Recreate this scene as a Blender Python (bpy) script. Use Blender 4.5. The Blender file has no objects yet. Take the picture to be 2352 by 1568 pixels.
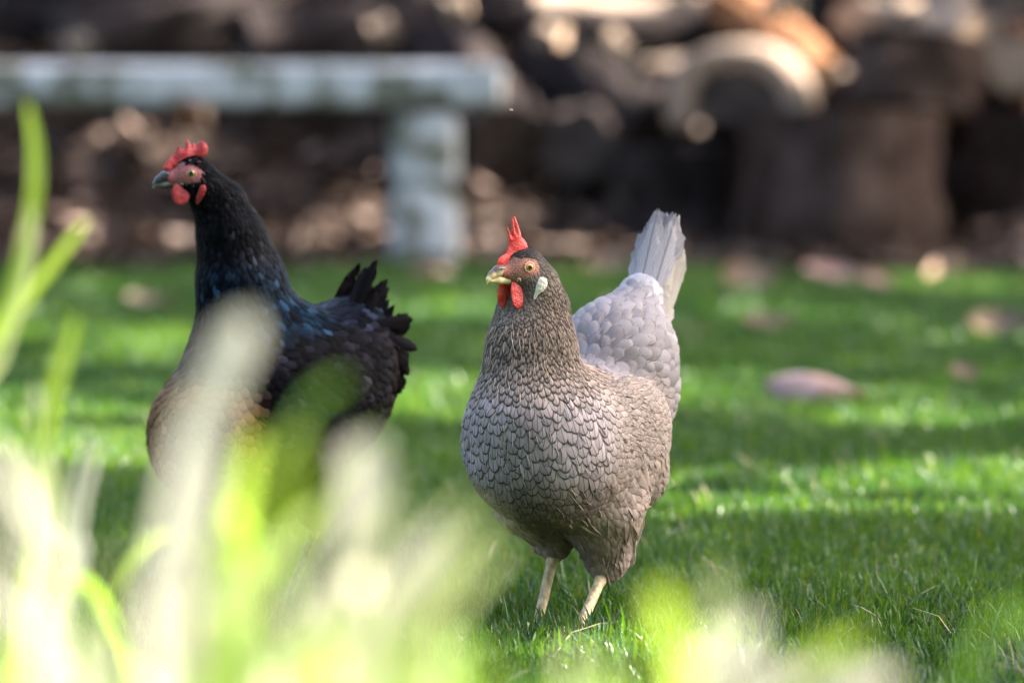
import bpy, math, random
import numpy as np
from mathutils import Vector, kdtree

random.seed(7)
RNG = np.random.default_rng(7)
scene = bpy.context.scene
COL = scene.collection
R = math.radians

# ------------------------------------------------------------------ camera, sky, sun, exposure
FPX, CX, CY, CAMH, HORIZON = 13067.0, 1176.0, 784.0, 0.60, 48.0   # photo measured at 2352 px wide
PITCH = math.atan((CY - HORIZON) / FPX)
cam = bpy.data.cameras.new("camera")
cam.lens, cam.sensor_width = 200.0, 36.0
cam.clip_start, cam.clip_end = 0.05, 500.0
cam.dof.use_dof = True
cam.dof.focus_distance = 5.485
cam.dof.aperture_fstop = 4.5
cam.dof.aperture_blades = 0
cam_ob = bpy.data.objects.new("camera", cam)
cam_ob.location = (0, 0, CAMH)
cam_ob.rotation_euler = (R(90) - PITCH, 0, 0)
COL.objects.link(cam_ob)
scene.camera = cam_ob

SUN_DIR = Vector((0.68, 0.12, 0.72)).normalized()       # towards the sun
sun = bpy.data.lights.new("sun", 'SUN')
sun.energy, sun.angle, sun.color = 5.0, R(0.53), (1.0, 0.93, 0.82)
sun_ob = bpy.data.objects.new("sun", sun)
sun_ob.rotation_euler = SUN_DIR.to_track_quat('Z', 'Y').to_euler()
sun_ob.location = (4, 3, 8)
COL.objects.link(sun_ob)

world = bpy.data.worlds.new("World")
scene.world = world
world.use_nodes = True
wn = world.node_tree
wn.nodes.clear()
sky = wn.nodes.new('ShaderNodeTexSky')
sky.sky_type = 'NISHITA'
sky.sun_disc = False
sky.dust_density = 5.0
sky.ozone_density = 0.6
sky.sun_elevation = math.asin(SUN_DIR.z)
sky.sun_rotation = math.atan2(SUN_DIR.x, SUN_DIR.y)
bg = wn.nodes.new('ShaderNodeBackground')
bg.inputs['Strength'].default_value = 0.075
wo = wn.nodes.new('ShaderNodeOutputWorld')
wn.links.new(sky.outputs[0], bg.inputs['Color'])
wn.links.new(bg.outputs[0], wo.inputs['Surface'])

scene.view_settings.view_transform = 'Standard'
scene.view_settings.look = 'None'
scene.view_settings.exposure = 3.55
scene.view_settings.gamma = 1.0
scene.cycles.use_denoising = True
scene.cycles.max_bounces = 6
scene.cycles.diffuse_bounces = 3
scene.cycles.transmission_bounces = 4
scene.cycles.sample_clamp_indirect = 6.0

# ------------------------------------------------------------------ small helpers
def P(px, py, D):
    """point at depth Y = D seen at photo pixel (px, py) of the 2352 px wide photo"""
    dx, dy = (px - CX) / FPX, (CY - py) / FPX
    c, s = math.cos(PITCH), math.sin(PITCH)
    d = np.array([dx, c + dy * s, -s + dy * c])
    return np.array([0, 0, CAMH]) + d * (D / d[1])

def ground(px, py):
    d = P(px, py, 1.0) - np.array([0, 0, CAMH])
    return np.array([0, 0, CAMH]) + d * (CAMH / -d[2])

def tag(o, label=None, cat=None, group=None, kind=None):
    if label: o["label"] = label
    if cat: o["category"] = cat
    if group: o["group"] = group
    if kind: o["kind"] = kind
    return o

def empty(name, loc, rz=0.0):
    o = bpy.data.objects.new(name, None)
    o.empty_display_size = 0.05
    o.location, o.rotation_euler = loc, (0, 0, rz)
    COL.objects.link(o)
    return o

def mesh_obj(name, verts, faces, mat, parent=None, smooth=True):
    """verts (N,3); faces: (M,4) or (M,3) array, or list of such arrays, or list of lists"""
    me = bpy.data.meshes.new(name)
    verts = np.asarray(verts, dtype=np.float32)
    groups = None
    if isinstance(faces, np.ndarray):
        groups = [faces]
    elif len(faces) and isinstance(faces[0], np.ndarray):
        groups = faces
    if groups is None:
        me.from_pydata([tuple(v) for v in verts.tolist()], [], faces)
    else:
        groups = [g for g in groups if len(g)]
        nl = sum(g.size for g in groups)
        nf = sum(len(g) for g in groups)
        me.vertices.add(len(verts))
        me.vertices.foreach_set("co", verts.ravel())
        me.loops.add(nl)
        me.loops.foreach_set("vertex_index", np.concatenate([g.ravel() for g in groups]).astype(np.int32))
        me.polygons.add(nf)
        tot = np.concatenate([np.full(len(g), g.shape[1]) for g in groups]).astype(np.int32)
        st = np.concatenate([[0], np.cumsum(tot)[:-1]]).astype(np.int32)
        me.polygons.foreach_set("loop_start", st)
        me.update(calc_edges=True)
    if smooth:
        me.polygons.foreach_set("use_smooth", np.ones(len(me.polygons), dtype=bool))
    me.validate()
    if mat: me.materials.append(mat)
    o = bpy.data.objects.new(name, me)
    COL.objects.link(o)
    if parent: o.parent = parent
    return o

def vattr(o, name, data, typ='FLOAT_COLOR'):
    a = o.data.attributes.new(name, typ, 'POINT')
    key = {'FLOAT_COLOR': 'color', 'FLOAT': 'value', 'FLOAT2': 'vector', 'FLOAT_VECTOR': 'vector'}[typ]
    a.data.foreach_set(key, np.asarray(data, dtype=np.float32).ravel())

def rgba(c):
    return np.concatenate([np.asarray(c, dtype=float), np.ones(np.asarray(c).shape[:-1] + (1,))], axis=-1)

# ---- materials -----------------------------------------------------------------
class NT:
    def __init__(self, name):
        self.m = bpy.data.materials.new(name)
        self.m.use_nodes = True
        self.t = self.m.node_tree
        self.t.nodes.clear()
        self.out = self.t.nodes.new('ShaderNodeOutputMaterial')
    def n(self, typ, **kw):
        nd = self.t.nodes.new(typ)
        for k, v in kw.items():
            if k.startswith('i_'):
                nd.inputs[k[2:].replace('_', ' ')].default_value = v
            else:
                setattr(nd, k, v)
        return nd
    def l(self, a, b): self.t.links.new(a, b)
    def val(self, x, sock):
        if isinstance(x, (int, float)): sock.default_value = x
        else: self.l(x, sock)
    def math(self, op, a, b=0.0, c=0.0):
        nd = self.n('ShaderNodeMath', operation=op)
        self.val(a, nd.inputs[0]); self.val(b, nd.inputs[1]); self.val(c, nd.inputs[2])
        return nd.outputs[0]
    def smooth(self, x, e0, e1, o0=0.0, o1=1.0):
        nd = self.n('ShaderNodeMapRange', interpolation_type='SMOOTHSTEP')
        self.val(x, nd.inputs[0])
        for i, v in ((1, e0), (2, e1), (3, o0), (4, o1)): self.val(v, nd.inputs[i])
        return nd.outputs[0]
    def mix(self, f, a, b, mode='MIX'):
        nd = self.n('ShaderNodeMix', data_type='RGBA', blend_type=mode)
        self.val(f, nd.inputs[0])
        for s, v in ((nd.inputs[6], a), (nd.inputs[7], b)):
            if isinstance(v, tuple): s.default_value = v if len(v) == 4 else v + (1.0,)
            else: self.l(v, s)
        return nd.outputs[2]
    def attr(self, name):
        return self.n('ShaderNodeAttribute', attribute_name=name)
    def noise(self, scale, detail=4.0, vec=None, rough=0.5, dist=0.0):
        nd = self.n('ShaderNodeTexNoise')
        nd.inputs['Scale'].default_value = scale
        nd.inputs['Detail'].default_value = detail
        nd.inputs['Roughness'].default_value = rough
        nd.inputs['Distortion'].default_value = dist
        if vec is not None: self.l(vec, nd.inputs['Vector'])
        return nd.outputs[0]
    def obj(self):
        return self.n('ShaderNodeTexCoord').outputs['Object']
    def bump(self, h, strength=0.3, dist=0.002):
        nd = self.n('ShaderNodeBump')
        nd.inputs['Strength'].default_value = strength
        nd.inputs['Distance'].default_value = dist
        self.l(h, nd.inputs['Height'])
        return nd.outputs[0]
    def principled(self, color, rough=0.6, spec=0.4, normal=None, **kw):
        nd = self.n('ShaderNodeBsdfPrincipled')
        if isinstance(color, tuple): nd.inputs['Base Color'].default_value = color if len(color) == 4 else color + (1.0,)
        else: self.l(color, nd.inputs['Base Color'])
        self.val(rough, nd.inputs['Roughness'])
        self.val(spec, nd.inputs['Specular IOR Level'])
        if normal is not None: self.l(normal, nd.inputs['Normal'])
        for k, v in kw.items():
            nd.inputs[k.replace('_', ' ')].default_value = v
        return nd.outputs[0]
    def done(self, shader):
        self.l(shader, self.out.inputs['Surface'])
        return self.m
    def with_translucent(self, shader, color, fac):
        tr = self.n('ShaderNodeBsdfTranslucent')
        if isinstance(color, tuple): tr.inputs[0].default_value = color if len(color) == 4 else color + (1.0,)
        else: self.l(color, tr.inputs[0])
        mx = self.n('ShaderNodeMixShader')
        self.val(fac, mx.inputs[0])
        self.l(shader, mx.inputs[1]); self.l(tr.outputs[0], mx.inputs[2])
        return mx.outputs[0]

def mottled(name, c1, c2, scale, rough=0.8, bump=0.3, bdist=0.005, c3=None, spec=0.3):
    t = NT(name)
    v = t.obj()
    n1 = t.noise(scale, 5, v, 0.6)
    col = t.mix(t.smooth(n1, 0.35, 0.65), c1, c2)
    if c3:
        n2 = t.noise(scale * 0.35, 3, v)
        col = t.mix(t.smooth(n2, 0.52, 0.68), col, c3)
    n3 = t.noise(scale * 4, 6, v, 0.65)
    return t.done(t.principled(col, rough, spec, t.bump(n3, bump, bdist)))

# ---- implicit surfaces ------------------------------------------------------------
def rot_from_axes(ex, ey, ez):
    return np.array([ex, ey, ez], dtype=float)       # rows: world -> local

def sd_rc(p, a, ra, b, rb):
    a, b = np.asarray(a, float), np.asarray(b, float)
    ab = b - a
    h = np.clip(((p - a) @ ab) / (ab @ ab), 0, 1)
    return np.linalg.norm(p - a - h[:, None] * ab, axis=1) - (ra + (rb - ra) * h)

def sd_el(p, c, r, M=None):
    q = p - np.asarray(c, float)
    if M is not None: q = q @ M.T
    r = np.asarray(r, float)
    k0 = np.linalg.norm(q / r, axis=1)
    k1 = np.linalg.norm(q / (r * r), axis=1) + 1e-9
    return k0 * (k0 - 1) / k1

def smin(a, b, k):
    h = np.clip(0.5 + 0.5 * (b - a) / k, 0, 1)
    return b + (a - b) * h - k * h * (1 - h)

def make_sdf(prims):
    def f(p):
        d = None
        for pr in prims:
            k = pr[-1]
            e = sd_rc(p, *pr[1:5]) if pr[0] == 'rc' else sd_el(p, *pr[1:-1])
            d = e if d is None else smin(d, e, k)
        return d
    return f

def sdf_grad(f, p, e=0.05):
    g = np.empty_like(p)
    for i in range(3):
        o = np.zeros(3); o[i] = e
        g[:, i] = f(p + o) - f(p - o)
    return g / (np.linalg.norm(g, axis=1, keepdims=True) + 1e-12)

def surface_nets(f, lo, hi, h):
    lo, hi = np.asarray(lo, float), np.asarray(hi, float)
    n = np.ceil((hi - lo) / h).astype(int) + 1
    ax = [lo[i] + h * np.arange(n[i]) for i in range(3)]
    G = np.stack(np.meshgrid(*ax, indexing='ij'), axis=-1)
    V = np.concatenate([f(c) for c in np.array_split(G.reshape(-1, 3), max(1, G.size // 900000))]).reshape(n)
    ins = V < 0
    c = n - 1
    acc = np.zeros(tuple(c) + (3,)); cnt = np.zeros(tuple(c))
    for axis in range(3):
        o1, o2 = [a for a in range(3) if a != axis]
        sl0 = [slice(None)] * 3; sl1 = [slice(None)] * 3
        sl0[axis] = slice(0, -1); sl1[axis] = slice(1, None)
        v0, v1 = V[tuple(sl0)], V[tuple(sl1)]
        cr = (v0 < 0) != (v1 < 0)
        t = np.where(cr, v0 / np.where(cr, v0 - v1, 1), 0)
        pts = G[tuple(sl0)].copy()
        pts[..., axis] += t * h
        for d1 in (0, 1):
            for d2 in (0, 1):
                s = [slice(None)] * 3
                s[o1] = slice(d1, c[o1] + d1); s[o2] = slice(d2, c[o2] + d2)
                m = cr[tuple(s)]
                acc += np.where(m[..., None], pts[tuple(s)], 0); cnt += m
    act = cnt > 0
    idx = -np.ones(tuple(c), dtype=int)
    idx[act] = np.arange(act.sum())
    verts = acc[act] / cnt[act][:, None]
    quads = []
    for axis in range(3):
        o1, o2 = (axis + 1) % 3, (axis + 2) % 3
        sl0 = [slice(None)] * 3; sl1 = [slice(None)] * 3
        sl0[axis] = slice(0, -1); sl1[axis] = slice(1, None)
        cr = ins[tuple(sl0)] != ins[tuple(sl1)]
        w = np.argwhere(cr)
        w = w[(w[:, o1] > 0) & (w[:, o2] > 0) & (w[:, o1] < c[o1]) & (w[:, o2] < c[o2])]
        e1 = np.zeros(3, int); e1[o1] = 1
        e2 = np.zeros(3, int); e2[o2] = 1
        q = np.stack([idx[tuple((w - e1 - e2).T)], idx[tuple((w - e2).T)], idx[tuple(w.T)], idx[tuple((w - e1).T)]], axis=1)
        fl = ~ins[tuple(w.T)]
        q[fl] = q[fl][:, ::-1]
        quads.append(q)
    return verts, np.concatenate(quads)

def sdf_mesh(f, lo, hi, h):
    v, q = surface_nets(f, lo, hi, h)
    for _ in range(2):
        v = v - f(v)[:, None] * sdf_grad(f, v, h * 0.3) * 0.9
    return v, q

def poly_sd(p2, poly):
    poly = np.asarray(poly, float)
    d = np.full(len(p2), 1e9); inside = np.zeros(len(p2), bool)
    for i in range(len(poly)):
        a, b = poly[i], poly[(i + 1) % len(poly)]
        ab = b - a
        h = np.clip(((p2 - a) @ ab) / (ab @ ab + 1e-12), 0, 1)
        d = np.minimum(d, np.linalg.norm(p2 - a - h[:, None] * ab, axis=1))
        cond = (a[1] > p2[:, 1]) != (b[1] > p2[:, 1])
        xi = a[0] + (p2[:, 1] - a[1]) * (b[0] - a[0]) / np.where(abs(b[1] - a[1]) < 1e-9, 1e-9, b[1] - a[1])
        inside ^= cond & (p2[:, 0] < xi)
    return np.where(inside, -d, d)

def sheet(poly, T, Rr, bend, h):
    """fleshy sheet: outline poly in (x, z), half thickness T reached Rr inside the edge, y = bend(x, z)"""
    poly = np.asarray(poly, float)
    def f(p):
        d2 = poly_sd(p[:, [0, 2]], poly)
        y = np.abs(p[:, 1] - bend(p[:, 0], p[:, 2]))
        th = T * np.sqrt(np.clip(-d2 / Rr, 0, 1))
        return np.where(d2 < 0, y - th, np.sqrt(d2 ** 2 + y ** 2) + 1e-3)
    lo = [poly[:, 0].min() - 2 * h, -1.2, poly[:, 1].min() - 2 * h]
    hi = [poly[:, 0].max() + 2 * h, 1.2, poly[:, 1].max() + 2 * h]
    v, q = surface_nets(f, lo, hi, h)
    # light Laplacian smoothing
    for _ in range(3):
        s = np.zeros_like(v); c = np.zeros(len(v))
        for a in range(4):
            b = (a + 1) % 4
            np.add.at(s, q[:, a], v[q[:, b]]); np.add.at(c, q[:, a], 1)
            np.add.at(s, q[:, b], v[q[:, a]]); np.add.at(c, q[:, b], 1)
        v = v * 0.5 + 0.5 * s / c[:, None]
    return v, q

def ball(name, r, mat, parent, loc, sc=(1, 1, 1), axes=None, seg=24):
    v, q = [], []
    rings = seg // 2
    for i in range(rings + 1):
        th = math.pi * i / rings
        for j in range(seg):
            ph = 2 * math.pi * j / seg
            v.append((math.sin(th) * math.cos(ph), math.sin(th) * math.sin(ph), math.cos(th)))
    for i in range(rings):
        for j in range(seg):
            a, b = i * seg + j, i * seg + (j + 1) % seg
            q.append((a, a + seg, b + seg, b))
    v = np.array(v) * r * np.array(sc)
    if axes is not None: v = v @ np.asarray(axes)
    return mesh_obj(name, v + np.asarray(loc), np.array(q), mat, parent)

# ------------------------------------------------------------------ ground, lawn, litter
def smooth01(x, a, b):
    t = np.clip((x - a) / (b - a), 0, 1)
    return t * t * (3 - 2 * t)

def vnoise(x, y, seed=0, scale=1.0):
    """smooth value noise 0..1 for arrays"""
    r = np.random.default_rng(seed).random((64, 64))
    x, y = np.asarray(x) * scale + 17.3, np.asarray(y) * scale + 9.1
    xi, yi = np.floor(x).astype(int), np.floor(y).astype(int)
    fx, fy = x - xi, y - yi
    fx, fy = fx * fx * (3 - 2 * fx), fy * fy * (3 - 2 * fy)
    g = lambda a, b: r[a % 64, b % 64]
    return (g(xi, yi) * (1 - fx) + g(xi + 1, yi) * fx) * (1 - fy) + (g(xi, yi + 1) * (1 - fx) + g(xi + 1, yi + 1) * fx) * fy

def lawn_edge(x):                                  # the lawn ends where the leaf litter begins
    return 13.75 - 0.75 * smooth01(x, 0.0, 1.3) + 0.25 * (vnoise(x, x * 0, 5, 2.2) - 0.5)

t = NT('soil_and_turf')
tc = t.n('ShaderNodeTexCoord'); gp = tc.outputs['Object']
sx = t.n('ShaderNodeSeparateXYZ'); t.l(gp, sx.inputs[0])
n1 = t.noise(1.6, 5, gp, 0.6); n2 = t.noise(60.0, 5, gp, 0.65); n3 = t.noise(9.0, 4, gp)
soil = t.mix(t.smooth(n2, 0.35, 0.65), (0.030, 0.021, 0.015), (0.085, 0.058, 0.040))
turf = t.mix(t.smooth(n2, 0.3, 0.7), (0.008, 0.022, 0.006), (0.022, 0.050, 0.012))
edge = t.math('ADD', sx.outputs[1], t.math('MULTIPLY', t.math('SUBTRACT', n3, 0.5), 0.8))
gcol = t.mix(t.smooth(edge, 13.2, 13.9), turf, soil)
M_ground = t.done(t.principled(gcol, 0.95, 0.15, t.bump(n2, 0.6, 0.01)))
g = mesh_obj('ground', [(-120, -60, 0), (120, -60, 0), (120, 180, 0), (-120, 180, 0)], [[0, 1, 2, 3]], M_ground)
tag(g, kind='structure')

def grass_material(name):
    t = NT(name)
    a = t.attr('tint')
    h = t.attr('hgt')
    col = t.mix(t.smooth(h.outputs['Fac'], 0.0, 0.6), (0.010, 0.028, 0.008), a.outputs['Color'])  # dark root colour, pushed darker to paint shade between blades
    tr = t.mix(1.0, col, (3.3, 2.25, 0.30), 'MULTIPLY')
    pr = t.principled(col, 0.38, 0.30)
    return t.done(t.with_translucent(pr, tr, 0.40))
M_grass = grass_material('lawn_grass')

def blades(name, x, y, hgt, wid, tint, mat, lean=0.5, z0=0.0):
    N = len(x)
    az = RNG.random(N) * 2 * math.pi
    fc = az + RNG.normal(0, 0.9, N) + math.pi / 2
    le = np.abs(RNG.normal(0, lean, N))
    lv = np.array([0.0, 0.45, 0.8, 1.0])
    V = np.zeros((N, 7, 3)); Hh = np.zeros((N, 7))
    cs, sn, cf, sf = np.cos(az), np.sin(az), np.cos(fc), np.sin(fc)
    k = 0
    for i, l in enumerate(lv):
        zc = hgt * (l - 0.32 * np.minimum(le, 1.6) * l * l)
        off = hgt * le * l * l * 0.75 + hgt * 0.10 * l
        w = wid * (1 - 0.25 * l) * 0.5
        for sgn in ((-1, 1) if i < 3 else (0,)):
            V[:, k, 0] = x + cs * off + cf * w * sgn
            V[:, k, 1] = y + sn * off + sf * w * sgn
            V[:, k, 2] = z0 + zc; Hh[:, k] = l
            k += 1
    b = (np.arange(N) * 7)[:, None]
    q = np.concatenate([b + np.array([[0, 1, 3, 2]]), b + np.array([[2, 3, 5, 4]])])
    tr = b + np.array([[4, 5, 6]])
    o = mesh_obj(name, V.reshape(-1, 3), [q, tr], mat)
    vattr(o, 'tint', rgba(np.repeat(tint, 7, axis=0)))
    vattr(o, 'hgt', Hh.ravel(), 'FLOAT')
    return o

xs, ys = [], []
for (y0, y1, dens, mg) in ((4.3, 5.2, 11000, 0.55), (5.2, 7.2, 29000, 0.40), (7.2, 10.0, 15000, 0.5), (10.0, 14.4, 6500, 0.6)):
    hw = 0.092 * y1 + mg
    n = int(dens * (y1 - y0) * 2 * hw)
    xs.append(RNG.uniform(-hw, hw, n)); ys.append(RNG.uniform(y0, y1, n))
for sd_ in (-1, 1):
    n = 42000
    y_ = RNG.uniform(4.3, 14.2, n)
    xs.append(sd_ * (0.092 * y_ + 0.40 + 1.3 * RNG.random(n))); ys.append(y_)
gx, gy = np.concatenate(xs), np.concatenate(ys)
bare = np.exp(-(((gx - 0.50) / 0.15) ** 2 + ((gy - 5.36) / 0.26) ** 2)) * 1.0       # worn patch, lower right
keep = (gy < lawn_edge(gx) - 0.35 * RNG.random(len(gx)) ** 2) & (RNG.random(len(gx)) > bare)
# thin the sward into tufts
keep &= RNG.random(len(gx)) < 0.45 + 0.9 * vnoise(gx, gy, 3, 22.0)
gx, gy = gx[keep], gy[keep]
big = vnoise(gx, gy, 8, 1.7)
hg = (0.024 + 0.020 * RNG.random(len(gx))) * (0.75 + 0.55 * vnoise(gx, gy, 4, 5.0))
hg *= 0.86 * np.where(RNG.random(len(gx)) < 0.025, 1.5, 1.0)
wd = np.where(gy < 7.5, 0.0021, 0.0030) * RNG.uniform(0.65, 1.35, len(gx)) * np.where(gy > 10, 1.4, 1)
mixr = np.clip(RNG.normal(0.5, 0.28, len(gx)) + (big - 0.5) * 0.5, 0, 1)[:, None]
tint = np.array([[0.006, 0.040, 0.012]]) * (1 - mixr) + np.array([[0.042, 0.098, 0.020]]) * mixr
dry = (RNG.random(len(gx)) < 0.006)[:, None]
tint = np.where(dry, np.array([[0.07, 0.085, 0.06]]), tint)
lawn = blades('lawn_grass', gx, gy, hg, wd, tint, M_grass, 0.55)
tag(lawn, 'short green lawn grass under and around the two hens', 'grass', kind='stuff')

t = NT('dead_straw'); sa_ = t.attr('tint'); M_straw = t.done(t.principled(sa_.outputs['Color'], 0.6, 0.2))
ns = 700
sxx, syy = RNG.uniform(-.9, .9, ns), RNG.uniform(4.9, 8.5, ns)
straw = blades('dead_straw', sxx, syy, RNG.uniform(.02, .05, ns), RNG.uniform(.0012, .002, ns), np.array([[.20, .17, .10]]) * RNG.uniform(.6, 1.3, (ns, 1)), M_straw, 1.5, 0.012)
tag(straw, 'dead straw and dry stems scattered through the lawn grass', 'straw', kind='stuff')

# ---- dry leaves -------------------------------------------------------------------
def dry_leaf_material(name, c1, c2):
    t = NT(name)
    v = t.obj()
    n = t.noise(28.0, 4, v, 0.6)
    col = t.mix(t.smooth(n, 0.35, 0.68), c1, c2)
    pr = t.principled(col, 0.55, 0.3, t.bump(t.noise(120.0, 3, v), 0.3, 0.002))
    return t.done(t.with_translucent(pr, col, 0.15))
M_leaf_pink = dry_leaf_material('pink_brown_dry_leaf', (0.46, 0.31, 0.30), (0.32, 0.16, 0.10))
M_leaf_tan = dry_leaf_material('tan_dry_leaf', (0.30, 0.19, 0.12), (0.19, 0.11, 0.06))
M_leaf_faint = dry_leaf_material('faded_brown_dry_leaf', (0.16, 0.11, 0.075), (0.10, 0.065, 0.04))
M_leaf_brown = dry_leaf_material('brown_dry_leaf', (0.17, 0.095, 0.055), (0.08, 0.045, 0.03))

def leaf_shape(L, W, cup, curl, seed):
    r = np.random.default_rng(seed)
    n, m = 12, 6
    v = []
    k1, k2 = r.uniform(-1, 1), r.uniform(0, 6)
    for i in range(n + 1):
        u = i / n
        w = W * 0.5 * (math.sin(math.pi * u ** 0.8) ** 0.85 + 0.02)
        for j in range(m + 1):
            s = 2 * j / m - 1
            z = cup * W * s * s + curl * L * (u - 0.5) ** 2 + 0.03 * W * math.sin(5 * u + k2) * s
            v.append(((u - 0.5) * L, s * w + 0.05 * L * math.sin(3 * u) * k1, z))
    # petiole
    q = [(i * (m + 1) + j, i * (m + 1) + j + 1, (i + 1) * (m + 1) + j + 1, (i + 1) * (m + 1) + j) for i in range(n) for j in range(m)]
    v = np.array(v)
    v[:, 2] -= v[:, 2].min()
    top = v.copy(); top[:, 2] += 0.0012
    nv = len(v)
    faces = q + [tuple(nv + a for a in reversed(f)) for f in q]
    faces = [tuple(reversed(f)) for f in faces]
    return np.concatenate([v, top]), np.array(faces)

def fallen_leaf(px, py, L, W, rz, mat, label, group, cup=0.25, curl=0.25, z=0.02, tilt=(0, 0)):
    p = ground(px, py)
    v, q = leaf_shape(L, W, cup, curl, int(px * 7 + py))
    o = mesh_obj('fallen_leaf', v, q, mat)
    o.location = (p[0], p[1], z); o.rotation_euler = (tilt[0], tilt[1], rz)
    tag(o, label, 'leaf', group)
    return o
LG = 'dry leaves fallen on the lawn'
fallen_leaf(1872, 950, 0.155, 0.062, R(-14), M_leaf_pink, 'large pinkish brown curled dry leaf lying on the grass right of the grey hen', LG, -0.30, -0.35, 0.028, (R(38), R(6)))
fallen_leaf(1768, 785, 0.11, 0.06, R(10), M_leaf_faint, 'blurred tan dry leaf on the grass beyond the large pinkish leaf', LG, 0.2, 0.2, 0.03, (R(24), 0))
fallen_leaf(2305, 790, 0.13, 0.08, R(-20), M_leaf_faint, 'faded brown dry leaf on the grass near the right edge of the lawn', LG, 0.2, 0.2, 0.03, (R(28), 0))
fallen_leaf(2215, 905, 0.06, 0.04, R(30), M_leaf_faint, 'small tan dry leaf on the grass right of the large pinkish leaf', LG, 0.2, 0.2, 0.03, (R(35), 0))
fallen_leaf(345, 722, 0.11, 0.07, R(15), M_leaf_faint, 'tan dry leaf on the grass left of the black hen', LG, 0.2, 0.2, 0.02, (R(15), 0))
fallen_leaf(1590, 790, 0.09, 0.05, R(40), M_leaf_brown, 'dark brown dry leaf on the grass just right of the grey tail', LG, 0.2, 0.2, 0.015, (R(10), 0))
BG = 'dry leaves along the lawn border'
border = [(980, 655, .12, M_leaf_tan, 'tan dry leaf at the lawn border just right of the bench leg'),
          (1405, 640, .14, M_leaf_tan, 'tan dry leaf at the lawn border between the grey hen\'s comb and tail'),
          (1725, 672, .13, M_leaf_tan, 'round pale orange dry leaf at the lawn border below the big stump'),
          (1905, 665, .14, M_leaf_pink, 'pinkish dry leaf at the lawn border below the middle of the big stump'),
          (2010, 680, .12, M_leaf_pink, 'pink dry leaf at the lawn border right of the pinkish one under the stump'),
          (2172, 650, .13, M_leaf_tan, 'orange tan dry leaf at the lawn border below the right edge of the stump'),
          (2290, 545, .15, M_leaf_tan, 'brown tan dry leaf on the litter at the far right edge'),
          (1100, 575, .12, M_leaf_tan, 'tan dry leaf on the litter right of the bench leg'),
          (700, 515, .14, M_leaf_pink, 'pink brown dry leaf on the litter under the bench behind the black neck'),
          (830, 590, .12, M_leaf_tan, 'tan dry leaf at the lawn border left of the bench leg'),
          (1290, 600, .12, M_leaf_brown, 'brown dry leaf at the lawn border beyond the grey head'),
          (1560, 610, .12, M_leaf_tan, 'tan dry leaf at the lawn border beyond the grey tail tip')]
for i, (px, py, L, mm, lb) in enumerate(border):
    fallen_leaf(px, py, L, L * 0.7, R(37 * i % 180 - 90), mm, lb, BG, 0.15, 0.2, 0.025, (R(18 + 7 * (i % 3)), R(5)))

# a low bank of mulch rising behind the bench
def bank_h(x, y):
    return (0.50 * smooth01(y, 14.15, 15.7) * smooth01(-x, -.35, .15) + 0.05 * smooth01(y, 14.0, 15.0)) * (0.85 + 0.3 * vnoise(x, y, 31, 2.5))
bxs, bys = np.linspace(-4, 4, 90), np.linspace(13.95, 17.2, 50)
BX, BYg = np.meshgrid(bxs, bys, indexing='ij')
BZ = bank_h(BX.ravel(), BYg.ravel()) + 0.015 * vnoise(BX.ravel(), BYg.ravel(), 32, 12.0) - 0.006
bi = np.arange(90 * 50).reshape(90, 50)
bq_ = np.stack([bi[:-1, :-1], bi[1:, :-1], bi[1:, 1:], bi[:-1, 1:]], axis=-1).reshape(-1, 4)
M_mulch = mottled('mulch', (0.022, 0.015, 0.012), (0.062, 0.041, 0.031), 22.0, 0.95, 0.9, 0.03, (0.09, 0.06, 0.048), 0.1)
bank = mesh_obj('mulch_bank', np.stack([BX.ravel(), BYg.ravel(), BZ], axis=1), bq_, M_mulch)
tag(bank, kind='structure')

# leaf litter: far too many to count
lv, lq = leaf_shape(0.075, 0.042, 0.25, 0.3, 3)
half = len(lv) // 2
lv, lq = lv[:half], lq[:len(lq) // 2]
sel = [i * 7 + j for i in (0, 3, 6, 9, 12) for j in (0, 3, 6)]
lv = lv[sel]; lq = np.array([(i * 3 + j, i * 3 + j + 1, (i + 1) * 3 + j + 1, (i + 1) * 3 + j) for i in range(4) for j in range(2)])
N = 5200
lx = RNG.uniform(-2.6, 2.6, N); ly = 13.0 + 4.2 * RNG.random(N) ** 0.8
kp = (ly > lawn_edge(lx) - 0.9 * RNG.random(N) ** 3)
lx, ly = lx[kp], ly[kp]; N = len(lx)
a, ti, ro, sc = RNG.random(N) * 6.28, RNG.normal(0, .35, N), RNG.normal(0, .35, N), RNG.uniform(.5, 1.5, N)
vv = lv[None] * sc[:, None, None]
y1 = vv[..., 1] * np.cos(ti)[:, None] - vv[..., 2] * np.sin(ti)[:, None]; z1 = vv[..., 1] * np.sin(ti)[:, None] + vv[..., 2] * np.cos(ti)[:, None]
x2 = vv[..., 0] * np.cos(ro)[:, None] + z1 * np.sin(ro)[:, None]; z2 = -vv[..., 0] * np.sin(ro)[:, None] + z1 * np.cos(ro)[:, None]
x3 = x2 * np.cos(a)[:, None] - y1 * np.sin(a)[:, None]; y3 = x2 * np.sin(a)[:, None] + y1 * np.cos(a)[:, None]
vv = np.stack([x3 + lx[:, None], y3 + ly[:, None], z2 + 0.012 + 0.02 * RNG.random((N, 1)) + bank_h(lx, ly)[:, None]], axis=2)
t = NT('leaf_litter'); la = t.attr('tint')
M_litter = t.done(t.principled(la.outputs['Color'], 0.7, 0.25))
lit = mesh_obj('leaf_litter', vv.reshape(-1, 3), ((np.arange(N) * len(lv))[:, None, None] + lq[None]).reshape(-1, 4), M_litter)
pal = np.array([(0.058, 0.036, 0.026), (0.088, 0.056, 0.041), (0.036, 0.023, 0.018), (0.14, 0.09, 0.07), (0.26, 0.18, 0.15)])
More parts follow.
